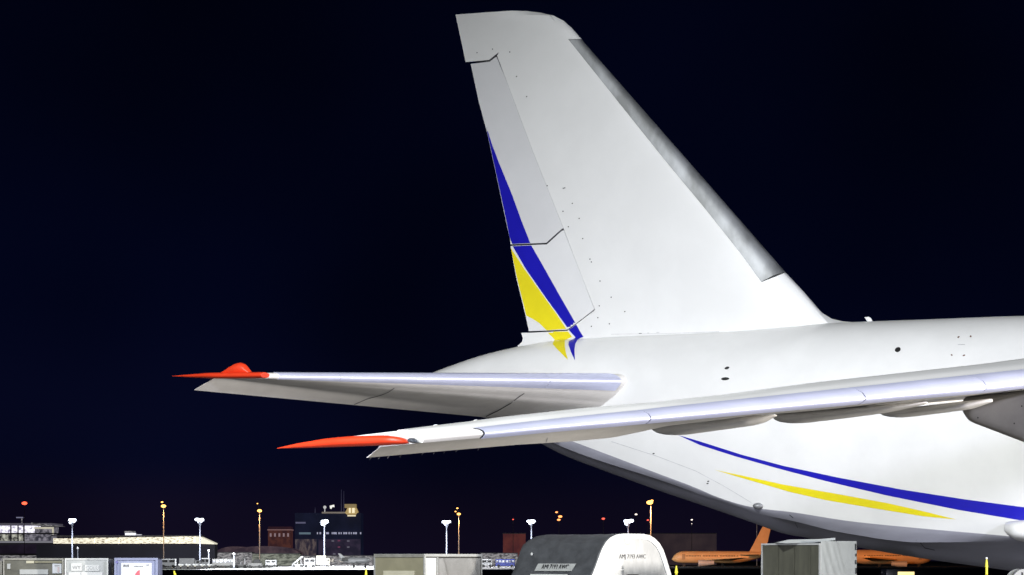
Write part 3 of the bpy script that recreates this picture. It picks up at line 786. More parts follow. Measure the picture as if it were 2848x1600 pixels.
# slanted lettering plate on the tarpaulin side: left face lies in the local x=~0.1 plane
Rz = (math.radians(90), 0, math.radians(-90))
def side_y(px): return (1645-px)/FPX*Di/math.sin(PHI)
yy0, yy1 = side_y(1590), side_y(1487)
def side_x(z): 
    a_ = arch[1:10]; return lerp([(p[1], p[0]) for p in a_], z)
bm = bmesh.new()
zz0, zz1 = wz(1589, Di), wz(1568, Di)
q = [(side_x(zz0)-.05, yy0-.0, zz0), (side_x(zz0)-.05, yy1, zz0), (side_x(zz1)-.05, yy1-.06, zz1), (side_x(zz1)-.05, yy0-.1, zz1)]
vsn = [bm.verts.new(p) for p in q] + [bm.verts.new((p[0]+.02, p[1], p[2])) for p in q]
for f in ((0,1,2,3),(7,6,5,4),(0,4,5,1),(1,5,6,2),(2,6,7,3),(3,7,4,0)): bm.faces.new([vsn[i] for i in f])
local('name_plate', bm, M['whitebox'], igl)
text('lettering', 'AMJ 7193 AWC', .24, M['ink'], igl, ((side_x(zz0)+side_x(zz1))/2-.062, (yy0+yy1)/2-.05, (zz0+zz1)/2), shear=.25, sx_=.95, rot=(math.radians(90-8), 0, math.radians(-90)))
bm = bmesh.new(); box(bm, side_x(1.5)-.07, side_x(1.5)-.045, side_y(1583), side_y(1480), wz(1606, Di), wz(1598, Di)); local('lower_plate', bm, M['whitebright'], igl)
bm = bmesh.new(); bmesh.ops.create_icosphere(bm, subdivisions=2, radius=1)
for v in bm.verts: v.co = Vector((side_x(wz(1541, Di))-.05 + v.co.x*.03, side_y(1462)+v.co.y*.05, wz(1541, Di)+v.co.z*.055))
local('round_marker', bm, M['whitebright'], igl, smooth=60)
local('base_pallet', BM((-.1, Wd+.1, -.06, Ln+.1, 0, .12)), M['alu'], igl)

# yellow posts of the dollies and stands
M['ypaint'] = mat('yellow_safety_paint', (.80, .72, .04), .45, var=.2, scale=8)
GY = 'yellow posts among the containers'
def ypost(label, px, row, D, w0, lean=0.0, knob=False):
    t = thing('yellow_post', label, 'post', (wx(px, D), D, 0), 0, GY); zt = wz(row, D)
    bm = bmesh.new(); cyl(bm, (0, 0, .04), (lean*.3, 0, zt-.22), w0*.75, w0*.7, 10); cyl(bm, (lean*.3, 0, zt-.22), (lean, 0, zt), w0, w0*.35, 10)
    local('shaft', bm, M['ypaint'], t, smooth=40)
    local('foot_plate', BM((-.15, .15, -.12, .12, 0, .04)), M['steel'], t)
    if knob:
        bm = bmesh.new(); bmesh.ops.create_icosphere(bm, subdivisions=2, radius=.035)
        for v in bm.verts: v.co += Vector((lean, 0, zt+.03))
        local('knob', bm, M['whitebright'], t, smooth=60)
ypost('leaning yellow post beside the lilac container', 492, 1588, 96, .055, lean=-.09)
ypost('yellow post at the left edge of the large khaki container', 1018, 1582, 99, .045)
ypost('broad yellow post at the right foot of the dome topped container', 1881, 1574, 96.5, .055)
ypost('thin yellow post with pale knob below the aircraft belly', 2744, 1556, 92, .05, knob=True)

# tug with a lit yellow cab window below the frame edge, and a covered wheel housing at the right corner
tug = thing('tow_tractor', 'dark tow tractor with a lit yellow cab window under the aircraft', 'vehicle', (wx(2520, 112), 112, 0))
M['darkpaint'] = mat('dark_vehicle_paint', (.02, .022, .03), .4, var=.3, scale=2)
bm = BM((-1.6, 2.6, 0, 1.9, .35, 1.05), (-.7, .9, .1, 1.8, 1.051, 1.62), bev=.06); local('body', bm, M['darkpaint'], tug, smooth=40)
local('window', BM((wx(2498,112)-wx(2520,112), wx(2544,112)-wx(2520,112), .08, .1, 1.2, wz(1590.5,112))), mat('lit_yellow_window', (1, .85, .45), .5, emit=1.3, ecol=(1, .80, .36)), tug)
for x_ in (-1.1, 2.0):
    for y_ in (-.02, 1.62):
        bm = bmesh.new(); cyl(bm, (x_, y_, .38), (x_, y_+.3, .38), .38, n=20); local('wheel', bm, M['dark'], tug, smooth=40)
eng = thing('wheel_cover', 'rounded grey equipment cover at the bottom right corner of the frame', 'equipment', (wx(2850, 90), 90, 0))
bm = bmesh.new(); cyl(bm, (0, 0, wz(1618, 90)), (0, 1.2, wz(1618, 90)), .36, n=32); local('hood', bm, M['whitebox'], eng, smooth=40)
local('slot', BM((-.09, -.05, -.012, .02, wz(1600,90)-.2, wz(1592,90))), M['dark'], eng)
local('stand', BM((-.2, .2, .2, 1.0, 0, wz(1618, 90)-.2)), M['steel'], eng)

# ================================================================== FAR AIRPORT (lit walls and roofs have their own emission)
def lampmat(name, col, e): return mat(name, col, .4, emit=e, ecol=col)
M['lampwhite'] = lampmat('white_floodlight_glow', (.80, .87, 1.0), 4.5)
M['lamporange'] = lampmat('sodium_lamp_glow', (1, .45, .10), 4)
M['lampred'] = lampmat('red_beacon_glow', (1, .09, .04), 3)
M['polewhite'] = mat('pale_galvanised_mast', (.32, .34, .42), .4, var=.1, scale=1)
M['polegrey'] = mat('rusty_mast', (.55, .45, .38), .5, var=.2, scale=1)
def mast_parts(t, h, heads, r=.24):
    bm = bmesh.new(); cyl(bm, (0, 0, 0), (0, 0, h), r, r*.75, 10); local('pole', bm, M['polewhite'], t, smooth=60)
    bm = bmesh.new(); box(bm, -1.4, 1.5, -.15, .15, h-.1, h+.12); local('crossarm', bm, M['polewhite'], t)
    for hx, hz, s in heads:
        bm = bmesh.new(); bmesh.ops.create_icosphere(bm, subdivisions=3, radius=1)
        for v in bm.verts:
            v.co = Vector((hx*.85 + v.co.x*s*.85, -.2 + v.co.y*s*.5, h + hz*.8 + v.co.z*s*.55))
        local('lamp_head', bm, M['lampwhite'], t, smooth=60)
def cone(bm, x, h, z0, r0): cyl(bm, (x, -.1, h), (x, -.1, z0), r0, .3, 12)
DM = 1000.0
masts = [(201,1444,'standing between the lit terminal and the cream pier'),(556,1443,'rising through the tapered end of the cream pier'),(902,1448,'in front of the dark office block'),
         (1242,1449,'behind the large khaki container'),(1478,1446,'at the left shoulder of the dome topped container'),(1747,1447,'directly above the silver end of the dome topped container')]
for k, (px, row, ww) in enumerate(masts):
    h = wz(row, DM) - .6
    t = thing('floodlight_mast', 'white floodlight mast ' + ww, 'light mast', (wx(px, DM), DM, 0), 0, 'white apron floodlight masts')
    rnd = random.Random(k)
    mast_parts(t, h, [(-.9+rnd.uniform(-.25,.35), rnd.uniform(.15,.5), rnd.uniform(.65,.9)), (rnd.uniform(.6,1.2), rnd.uniform(.2,.6), rnd.uniform(.65,.95)), (rnd.uniform(-.2,.3), .0, 1.1), (rnd.uniform(-.7,-.1), -.7, rnd.uniform(.5,.9)), (0.0, rnd.uniform(.2,.6), .7)])
    bm = bmesh.new(); cyl(bm, (0, -.1, h-1.5), (0, -.1, h-.3), .30, .6, 12); local('head_bracket', bm, M['polewhite'], t, smooth=60)
    flood('mast_light', (wx(px, DM), DM-10, h+1), (wx(px, DM), DM-12, 0), 30000, (.85, .9, 1), 165, .5, .6)
    flood('mast_pole_fill', (wx(px, DM)-1.5, DM-4, 5), (wx(px, DM), DM, h*.7), 1500, (.85, .9, 1), 60, .8, .6)  # added spot aimed up the pole to brighten it
# added spots without masts that brighten the far apron
for px, D, p in ((560,700,5e5),(700,690,7e5),(860,700,9e5),(1000,760,6e5),(640,880,5e5),(800,900,9e5),(950,930,9e5),(700,1120,9e5),(900,1120,9e5),(1120,900,2e5),(1390,900,2.5e5)):
    flood('apron_fill_spot', (wx(px, D), D, 22), (wx(px, D), D+12, 0), p*.3, (.95, .97, 1), 150, .6, 1)
# orange sodium masts
def sodium(px, row, D, label, bulbs, base=0, sz=.6, pr=.16, cat='light mast'):
    t = thing('sodium_light_mast', label, cat, (wx(px, D), D, 0), 0, 'orange sodium light masts'); h = wz(row, D)
    bm = bmesh.new(); cyl(bm, (0, 0, 0), (0, 0, h), pr*1.2, pr, 8); local('pole', bm, M['polegrey'], t, smooth=60)
    for dx, dr, s in bulbs:
        bm = bmesh.new(); bmesh.ops.create_icosphere(bm, subdivisions=3, radius=1)
        for v in bm.verts: v.co = Vector((dx/FPX*D + v.co.x*s*1.3, -.2 + v.co.y*s, h - dr/FPX*D + v.co.z*s*.8))
        local('lamp_head', bm, M['lamporange'], t, smooth=60)
    if len(bulbs) > 1 and min(b[1] for b in bulbs) < -4:
        bm = bmesh.new(); top_ = max(-b[1] for b in bulbs)/FPX*D; bx_ = bulbs[-1][0]/FPX*D
        cyl(bm, (0, 0, h), (bx_, 0, h+top_), pr*.6, pr*.5, 6); local('upper_rod', bm, M['darkpaint'], t)
    return t, h
for args in ((455,1408,1080,'tall orange sodium mast with two lamps above the cream pier',[(0,0,.65),(3,1,.35),(-4,-11,.3)]),
             (722,1421,1080,'orange sodium mast left of the red brick block',[(0,0,.6),(-6,-20,.17)]),
             (1276,1430,1080,'thin orange mast right of the fourth white floodlight mast',[(0,0,.5),(-9,-7,.22),(-4,-16,.26)]),
             (1810,1398,1080,'brightest orange sodium mast right of the dome topped container',[(-3,0,.85),(3,-5,.4)])):
    t, h = sodium(*args)
    flood('sodium_light', (t.location.x-.4, t.location.y-2.5, h-.3), (t.location.x, t.location.y, 3), 9000 if args[0] != 1810 else 40000, (1, .55, .2), 120, .8, .4)
sodium(2105, 1440, 1200, 'orange lit mast partly hidden by the aircraft belly', [(0,0,.5)])
# small distant lights on slender dark poles
M['poledark'] = mat('unlit_dark_pole', (.02, .015, .02), .7, var=.3, scale=2)
def beacon(px, row, D, label, m, s, pts=((0,0,1),), cat='light'):
    t = thing('distant_light', label, cat, (wx(px, D), D, 0), 0, 'small lights on dark poles'); h = wz(row, D)
    bm = bmesh.new(); cyl(bm, (0, 0, 0), (0, 0, h), .14, .08, 6); local('pole', bm, M['poledark'], t)
    for dx, dr, k in pts:
        bm = bmesh.new(); bmesh.ops.create_icosphere(bm, subdivisions=2, radius=1)
        for v in bm.verts: v.co = Vector((dx/FPX*D + v.co.x*s*k*1.3, v.co.y*s*k, h - dr/FPX*D + v.co.z*s*k*.75))
        local('lamp', bm, m, t, smooth=60)
M['dimorange'] = lampmat('dim_orange_lamp', (1, .33, .10), 2.5)
M['dimwhite'] = lampmat('dim_white_lamp', (1, .85, .75), 2.0)
M['dimred'] = lampmat('dim_red_lamp', (1, .12, .08), 1.6)
beacon(68, 1400, 1400, 'red beacon light high above the lit terminal at far left', M['lampred'], .95)
beacon(1555, 1437, 1300, 'cluster of three orange lights between two white masts', M['dimorange'], .55, ((3,0,1.2),(-7,-12,.8),(-1,9,1)))
beacon(1678, 1443, 1300, 'small red light left of the sixth white mast', M['dimred'], .55)
beacon(1769, 1431, 1300, 'tiny white light just right of the sixth white mast', M['dimwhite'], .42)
beacon(1802, 1447, 1300, 'faint red light beside the brightest orange mast', M['dimred'], .38)
beacon(1427, 1445, 1300, 'faint red light left of the fifth white mast', M['dimred'], .28)
beacon(1924, 1446, 1300, 'pair of tiny white lights above the long grey hangar', M['dimwhite'], .34, ((0,0,1),(0,11,.5)))

# ---- far left terminal with lit upper floor
def far_emit(name, c, c2, e, scale, stretch=(1,1,1), lo=.42, hi=.58):  # on walls and roofs this emission stands in for lamplight; windows truly glow
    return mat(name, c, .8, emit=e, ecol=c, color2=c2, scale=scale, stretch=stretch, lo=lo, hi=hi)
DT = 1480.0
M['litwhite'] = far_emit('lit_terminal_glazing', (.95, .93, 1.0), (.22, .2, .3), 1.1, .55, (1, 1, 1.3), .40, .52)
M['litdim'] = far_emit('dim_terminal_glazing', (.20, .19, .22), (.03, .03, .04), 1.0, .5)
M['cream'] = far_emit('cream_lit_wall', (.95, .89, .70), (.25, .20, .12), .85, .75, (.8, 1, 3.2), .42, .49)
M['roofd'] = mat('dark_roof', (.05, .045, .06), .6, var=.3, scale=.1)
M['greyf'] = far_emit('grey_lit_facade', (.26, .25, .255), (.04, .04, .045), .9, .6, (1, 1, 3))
def T(px): return wx(px, DT)
def TZ(r): return wz(r, DT)
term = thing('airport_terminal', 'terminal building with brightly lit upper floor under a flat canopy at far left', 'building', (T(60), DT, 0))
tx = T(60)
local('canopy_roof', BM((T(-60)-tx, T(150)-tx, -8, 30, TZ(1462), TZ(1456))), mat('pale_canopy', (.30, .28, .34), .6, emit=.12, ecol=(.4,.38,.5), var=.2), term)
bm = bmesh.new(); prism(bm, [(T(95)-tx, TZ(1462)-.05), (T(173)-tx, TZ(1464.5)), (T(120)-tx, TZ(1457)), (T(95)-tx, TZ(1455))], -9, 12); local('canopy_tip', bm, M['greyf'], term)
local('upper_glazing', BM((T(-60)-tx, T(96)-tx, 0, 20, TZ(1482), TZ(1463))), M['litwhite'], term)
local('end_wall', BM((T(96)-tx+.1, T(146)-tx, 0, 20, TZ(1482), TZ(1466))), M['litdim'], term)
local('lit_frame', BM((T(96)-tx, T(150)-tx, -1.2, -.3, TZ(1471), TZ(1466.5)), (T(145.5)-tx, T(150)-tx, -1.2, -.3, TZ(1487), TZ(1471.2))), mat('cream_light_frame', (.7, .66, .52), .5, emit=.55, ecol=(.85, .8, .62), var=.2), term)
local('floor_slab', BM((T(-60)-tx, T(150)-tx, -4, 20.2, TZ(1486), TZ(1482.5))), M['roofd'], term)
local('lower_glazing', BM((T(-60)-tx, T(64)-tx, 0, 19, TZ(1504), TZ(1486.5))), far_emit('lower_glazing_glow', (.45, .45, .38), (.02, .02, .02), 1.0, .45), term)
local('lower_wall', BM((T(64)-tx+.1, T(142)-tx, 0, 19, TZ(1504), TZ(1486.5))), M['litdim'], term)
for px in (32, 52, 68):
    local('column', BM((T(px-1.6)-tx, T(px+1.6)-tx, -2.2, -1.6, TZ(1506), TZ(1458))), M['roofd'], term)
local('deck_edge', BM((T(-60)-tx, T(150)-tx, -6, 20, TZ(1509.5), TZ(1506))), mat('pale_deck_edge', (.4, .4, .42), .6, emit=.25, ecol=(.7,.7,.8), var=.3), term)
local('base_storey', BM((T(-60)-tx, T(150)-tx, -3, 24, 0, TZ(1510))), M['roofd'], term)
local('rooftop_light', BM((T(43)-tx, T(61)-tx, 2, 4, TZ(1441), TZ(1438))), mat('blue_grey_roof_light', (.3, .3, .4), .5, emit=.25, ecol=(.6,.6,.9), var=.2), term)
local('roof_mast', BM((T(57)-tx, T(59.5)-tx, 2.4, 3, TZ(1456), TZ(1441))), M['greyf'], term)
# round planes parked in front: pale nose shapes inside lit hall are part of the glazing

# ---- cream pier
DP = 1250.0
def PX(px): return wx(px, DP)
def PZ(r): return wz(r, DP)
pier = thing('pier_building', 'long low pier building with cream lit wall tapering to a point at its right end', 'building', (PX(350), DP, 0)); ox = PX(350)
segs = [(148,200),(202,262),(264,330),(332,382),(384,452),(454,498),(500,543)]
for a_, b_ in segs:
    t0 = 1499 - (a_-148)*.0145; t1 = 1512
    local('lit_wall_panel', BM((PX(a_)-ox, PX(b_)-ox, 0, 14, PZ(t1), PZ(t0-1.5))), M['cream'], pier)
bm = bmesh.new(); prism(bm, [(PX(544)-ox, PZ(1512.5)), (PX(595)-ox, PZ(1514)), (PX(596)-ox, PZ(1511)), (PX(556)-ox, PZ(1493)), (PX(544)-ox, PZ(1492))], -.5, 14)
local('tapered_end', bm, mat('cream_sloping_end_wall', (.8, .76, .6), .6, emit=.62, ecol=(.95, .90, .72), var=.08, scale=.3), pier)
local('roof', BM((PX(140)-ox, PX(556)-ox, 1, 20, PZ(1491.5), PZ(1489))), M['roofd'], pier)
local('undercroft', BM((PX(100)-ox, PX(597)-ox, 1, 12, 0, PZ(1515))), mat('dark_undercroft_wall', (.02, .02, .035), .8, var=.3, scale=.1), pier)
rb = thing('rooftop_cabin', 'small white lit cabin standing on the pier roof', 'cabin', (PX(367), DP+10, PZ(1489)*1.0))
local('lit_front', BM((PX(340)-PX(367), PX(367.5)-PX(367), -1, 3, .0, .95)), mat('bright_cabin_front', (.9, .9, 1), .5, emit=.95, ecol=(.9, .9, 1), var=.05), rb)
local('side_wedge', BM((.2, PX(385)-PX(367), -.8, 2, 0.1, .45)), mat('dim_cabin_side', (.6, .6, .66), .5, emit=.4, ecol=(.8, .8, .9), var=.2), rb)
local('roof', BM((PX(338)-PX(367), PX(366)-PX(367), -1.3, 3, .97, 1.7)), M['greyf'], rb)

# ---- low service buildings behind the apron
DS = 1290.0
def service(px0, px1, r0, label, m, r1=1573, D=DS, windows=0, wm=None, name='service_building'):
    t = thing(name, label, 'building', (wx((px0+px1)/2, D), D, 0)); w_ = wx(px1, D)-wx(px0, D)
    local('wall', BM((-w_/2, w_/2, 0, 12, 0, wz(r0, D))), m, t)
    local('roof', BM((-w_/2-.2, w_/2+.2, -.3, 12.3, wz(r0, D)+.01, wz(r0, D)+.35)), M['roofd'], t)
    for k in range(windows):
        x = -w_/2 + w_*(k+.6)/(windows+.2)
        local('window', BM((x-w_/windows*.28, x+w_/windows*.28, -.12, .05, wz(r0, D)*.35, wz(r0, D)*.72)), wm, t)
    return t
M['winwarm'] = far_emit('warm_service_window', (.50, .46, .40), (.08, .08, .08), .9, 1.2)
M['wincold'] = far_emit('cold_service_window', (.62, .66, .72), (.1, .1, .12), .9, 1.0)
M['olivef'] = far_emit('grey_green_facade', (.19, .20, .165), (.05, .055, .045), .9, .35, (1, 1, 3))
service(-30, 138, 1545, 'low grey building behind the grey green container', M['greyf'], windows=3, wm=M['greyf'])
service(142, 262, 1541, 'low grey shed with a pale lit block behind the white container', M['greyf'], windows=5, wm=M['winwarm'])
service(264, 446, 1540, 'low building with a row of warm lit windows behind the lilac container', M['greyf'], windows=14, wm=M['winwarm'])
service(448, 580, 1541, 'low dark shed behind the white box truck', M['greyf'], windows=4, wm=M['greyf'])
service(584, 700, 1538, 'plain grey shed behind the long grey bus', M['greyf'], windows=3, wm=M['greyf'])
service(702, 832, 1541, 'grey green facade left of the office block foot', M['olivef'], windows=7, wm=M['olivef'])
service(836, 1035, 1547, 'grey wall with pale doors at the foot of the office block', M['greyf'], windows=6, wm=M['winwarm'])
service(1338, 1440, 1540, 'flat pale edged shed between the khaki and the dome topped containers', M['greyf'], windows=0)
# dark humped hangar roofs
def hangar(px0, px1, r_top, D, label, m):
    t = thing('hangar', label, 'building', (wx((px0+px1)/2, D), D, 0)); w_ = wx(px1, D)-wx(px0, D); h = wz(r_top, D)
    pts = [(-w_/2, 0), (w_/2, 0)] + [(w_/2*math.cos(s), h*.62 + h*.38*math.sin(s)) for s in [math.pi*k/16 for k in range(17)]]
    bm = bmesh.new(); prism(bm, pts, 0, 30); local('shell', bm, m, t, smooth=30)
    local('door', BM((-w_*.3, w_*.3, -.2, .1, 0, h*.55)), M['roofd'], t)
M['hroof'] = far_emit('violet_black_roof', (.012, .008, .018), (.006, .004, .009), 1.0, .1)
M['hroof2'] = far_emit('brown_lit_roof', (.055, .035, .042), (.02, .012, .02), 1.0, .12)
hangar(-60, 230, 1514, 1400, 'dark vaulted hangar below the terminal at far left', M['hroof'])
hangar(640, 830, 1519, 1330, 'dark hangar with brown lit roof in front of the red brick block', M['hroof2'])
hangar(600, 705, 1520, 1345, 'small dark hangar right of the pier tip', M['hroof2'])

# ---- red brick block
DB = 1500.0
brick = thing('brick_building', 'red brick block with a pale cornice band and small windows', 'building', (wx(777, DB), DB, 0)); bw = (807-744)/FPX*DB
local('wall', BM((-bw/2, bw/2, 0, 15, 0, wz(1475.5, DB))), far_emit('red_brick_night', (.060, .020, .016), (.028, .010, .012), 1.0, .3), brick)
local('cornice', BM((-bw/2-.3, bw/2+.3, -.4, 15.3, wz(1475.4, DB), wz(1472.5, DB))), mat('pale_cornice', (.2, .12, .12), .6, emit=.16, ecol=(.9, .5, .5), var=.1), brick)
local('parapet', BM((-bw/2, bw/2, 0, 15, wz(1472.4, DB), wz(1465, DB))), far_emit('parapet_night', (.022, .007, .012), (.016, .006, .010), 1, .3), brick)
for k in range(5):
    x = -bw/2 + bw*(k+.6)/5.2
    local('window', BM((x-.42, x+.42, -.1, .05, wz(1493, DB), wz(1483.5, DB))), mat('pinkish_window', (.3, .2, .22), .5, emit=.35, ecol=(.55, .38, .42), var=.3, scale=1), brick)
# ---- dark office block with control cab
office = thing('office_block', 'dark blue office block with one row of lit windows and rooftop control cab', 'building', (wx(912, DB), DB, 0)); ox2 = wx(912, DB)
def OXx(px): return wx(px, DB)-ox2
def OZ(r): return wz(r, DB)
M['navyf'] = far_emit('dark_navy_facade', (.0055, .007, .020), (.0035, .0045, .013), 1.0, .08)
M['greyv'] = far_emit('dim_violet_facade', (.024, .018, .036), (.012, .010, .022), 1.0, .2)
local('wall', BM((OXx(820), OXx(1004), 0, 25, 0, OZ(1427))), M['navyf'], office)
local('entrance_wing', BM((OXx(822), OXx(880), -3, -.05, 0, OZ(1500))), far_emit('pale_curtain_wall', (.085, .065, .065), (.02, .016, .028), 1.0, .45, (1.5, 1, .5)), office)
local('lower_facade', BM((OXx(886), OXx(1003), -1, -.05, 0, OZ(1500))), M['greyv'], office)
wmat = mat('lit_office_window', (.6, .6, .75), .5, emit=.42, ecol=(.62, .62, .85), var=.3, scale=1)
for k, px in enumerate((883, 891, 909, 913, 924, 929, 934, 943, 949, 957, 963, 971, 977, 984, 990, 1003)):
    wd_ = (1.5, 2.2, 2.6, 1.8)[k % 4]
    local('window', BM((OXx(px-wd_), OXx(px+wd_), -.25, .05, OZ(1486), OZ(1480.5))), wmat, office)
local('window_band', BM((OXx(832), OXx(864), -.25, .05, OZ(1486.5), OZ(1481))), mat('teal_window_band', (.1, .16, .2), .5, emit=.4, ecol=(.2, .3, .38), var=.3), office)
local('window_band', BM((OXx(822), OXx(850), -.25, .05, OZ(1456.5), OZ(1452))), mat('violet_window_band', (.1, .1, .2), .5, emit=.3, ecol=(.25, .24, .42), var=.3), office)
mag = mat('magenta_window', (.2, .03, .09), .5, emit=.3, ecol=(.30, .06, .16), var=.3)
for px, r in ((943,1504),(943,1522),(969,1505),(969,1522),(926,1505),(930,1541),(946,1543)):
    local('window', BM((OXx(px-3.5), OXx(px+3.5), -1.2, -.9, OZ(r+2), OZ(r-2))), mag if px in (943, 946) else mat('grey_violet_window', (.15,.14,.2), .5, emit=.2, ecol=(.4,.38,.5), var=.3), office)
local('roof_bridge', BM((OXx(895), OXx(963), 0, 3, OZ(1429), OZ(1424))), mat('lit_bridge', (.25, .21, .17), .5, emit=.22, ecol=(.7, .6, .5), var=.4, scale=.6), office)
cabn = local('control_cab', bmesh.new(), None, office)
bm = bmesh.new()
prism(bm, [(OXx(960), OZ(1427)), (OXx(966), OZ(1432)), (OXx(990), OZ(1432)), (OXx(996), OZ(1424)), (OXx(991), OZ(1413)), (OXx(967), OZ(1413))], -2, 5)
bm.to_mesh(cabn.data); bm.free(); cabn.data.materials.append(mat('amber_cab', (.35, .26, .11), .5, emit=.38, ecol=(.95, .68, .26), var=.2))
local('roof', BM((OXx(959), OXx(990.5), -2.5, 5.5, OZ(1412.8), OZ(1402.5))), mat('ochre_cab_roof', (.28, .21, .09), .5, emit=.24, ecol=(.85, .62, .26), var=.25, scale=.8), cabn)
litc = mat('bright_cream_window', (.9, .8, .55), .5, emit=.9, ecol=(1, .88, .58), var=.1)
local('window', BM((OXx(971), OXx(976), -2.2, -1.9, OZ(1427), OZ(1413.5))), litc, cabn)
local('window', BM((OXx(980), OXx(987), -2.2, -1.9, OZ(1427), OZ(1413.5))), litc, cabn)
local('underside_light', BM((OXx(967), OXx(990), -2.2, -1.9, OZ(1436.5), OZ(1433.5))), litc, cabn)
bm = bmesh.new(); bmesh.ops.create_icosphere(bm, subdivisions=3, radius=.75)
for v in bm.verts: v.co += Vector((OXx(903), 1, OZ(1411)))
cyl(bm, (OXx(903), 1, OZ(1424)), (OXx(903), 1, OZ(1414)), .2, n=6)
local('satellite_dish', bm, mat('lit_dish', (.7, .7, .7), .5, emit=.45, ecol=(1, 1, 1), var=.2), office, smooth=60)
bm = bmesh.new(); prism(bm, [(OXx(917), OZ(1407)), (OXx(929), OZ(1404)), (OXx(930), OZ(1411)), (OXx(924), OZ(1410)), (OXx(921), OZ(1416)), (OXx(918), OZ(1414))], 0, 1.2)
local('rooftop_antenna', bm, mat('lit_rooftop_antenna', (.9, .9, .82), .5, emit=.9, ecol=(1, 1, .92), var=.1), office)
for px, r in ((949, 1362), (956, 1366), (876, 1412)):
    bm = bmesh.new(); cyl(bm, (OXx(px), 1, OZ(1428)), (OXx(px), 1, OZ(r)), .22, .10, 6); local('antenna_mast', bm, mat('violet_grey_antenna', (.08, .08, .14), .5, emit=.06, ecol=(.4, .4, .8), var=.3), office)

# ---- red shed and long grey hangar
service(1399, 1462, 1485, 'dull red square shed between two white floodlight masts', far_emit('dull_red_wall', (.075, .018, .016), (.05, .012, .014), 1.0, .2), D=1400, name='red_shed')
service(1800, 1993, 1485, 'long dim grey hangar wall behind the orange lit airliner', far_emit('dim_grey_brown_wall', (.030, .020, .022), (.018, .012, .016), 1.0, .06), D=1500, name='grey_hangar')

# ---- orange-lit airliners
M['orangelit'] = mat('sodium_tinted_airliner_paint', (.85, .50, .22), .45, var=.1, scale=.2)  # pale airliner paint tinted with the orange of the sodium light
def airliner(label, px0, px1, flip, D, rtop, rbot, fin_pts):
    t = thing('parked_airliner', label, 'airliner', (wx(px0, D), D, 0), 0, 'sodium lit parked airliners')
    L = wx(px1, D)-wx(px0, D); R = (rbot-rtop)/2/FPX*D; zc = wz((rtop+rbot)/2, D)
    bm = bmesh.new(); secs = []
    for k in range(41):
        u = k/40; x = L*u; uu = 1-u if flip else u
        nose = min(1, math.sqrt(max(0, uu/.10))) if uu < .10 else 1
        if uu < .12: nose = math.sin(min(1, uu/.12)*math.pi/2)**.6
        tail = 1 if uu < .62 else max(.06, 1-((uu-.62)/.38)**1.6)
        r = R*nose*tail; zz = zc + (R-r)*(.75 if uu > .5 else -.35)
        secs.append([Vector((x, r*math.cos(q), zz + r*math.sin(q))) for q in [2*math.pi*j/24 for j in range(24)]])
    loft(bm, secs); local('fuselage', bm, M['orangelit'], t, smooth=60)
    if fin_pts:
        pts = [(wx(px, D)-wx(px0, D), wz(r, D)) for px, r in fin_pts]
        bm = bmesh.new(); prism(bm, pts, -.25, .25); local('tail_fin', bm, M['orangelit'], t)
        xs = pts[0][0]
        bm = bmesh.new(); prism(bm, [(xs-3, zc+R*.55), (xs+7, zc+R*.62), (xs+7, zc+R*.45), (xs-3, zc+R*.40)], -5, 5); local('tailplane', bm, M['orangelit'], t)
    bm = bmesh.new(); n_ = 34
    for k in range(n_):
        u = .14+.52*k/n_; x = L*((1-u) if flip else u)
        if (k % 11) != 10: box(bm, x-.13, x+.13, -R-.03, -R+.3, zc+R*.12, zc+R*.12+.34)
    local('cabin_windows', bm, M['dark'], t)
    xd = L*(.115 if not flip else .885); local('cabin_door', BM((xd-.5, xd+.5, -R-.0, -R+.5, zc-R*.35, zc+R*.5)), mat('tan_door', (.45, .27, .13), .5, var=.1), t)
    # near wing and engine
    bm = bmesh.new(); x0 = L*(.42 if not flip else .58); sg = 1 if not flip else -1
    V = [(x0-3.5*sg, -R*.6, zc-R*.5), (x0+5*sg, -R*.6, zc-R*.6), (x0+10*sg, -15, zc-R*.1), (x0+7.5*sg, -15, zc-R*.1)]
    A = [bm.verts.new(v) for v in V]; B = [bm.verts.new((v[0], v[1], v[2]+.45)) for v in V]
    bm.faces.new(A); bm.faces.new(B[::-1])
    for i in range(4): bm.faces.new((A[i], A[(i+1)%4], B[(i+1)%4], B[i]))
    local('wing', bm, M['orangelit'], t)
    bm = bmesh.new(); cyl(bm, (x0-5.5*sg, -6.5, zc-R*1.0), (x0-.5*sg, -6.5, zc-R*.9), 1.15, .7, 20); local('engine', bm, mat('engine_cowling', (.55, .5, .45), .4, var=.2, scale=.5), t, smooth=50)
    for gx in (.12, .5):
        gx_ = L*(1-gx if flip else gx); bm = bmesh.new(); cyl(bm, (gx_, 0, .5), (gx_, 0, zc-R*.8), .18, n=8); cyl(bm, (gx_, -.6, .5), (gx_, .6, .5), .5, n=14); local('landing_gear', bm, M['dark'], t)
    return t
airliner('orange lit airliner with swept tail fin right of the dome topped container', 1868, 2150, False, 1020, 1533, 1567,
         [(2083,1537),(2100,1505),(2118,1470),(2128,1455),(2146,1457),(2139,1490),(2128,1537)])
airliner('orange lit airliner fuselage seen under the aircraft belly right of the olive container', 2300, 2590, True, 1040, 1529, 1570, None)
for px, D, p, dz in ((1930,985,16000,14),(2060,985,16000,15),(2450,1000,18000,13),(2540,1000,12000,10)):
    flood('sodium_apron_light', (wx(px, D), D-6, dz), (wx(px, D+40), D+40, 4), p, (1, .34, .07), 130, .6, 1)

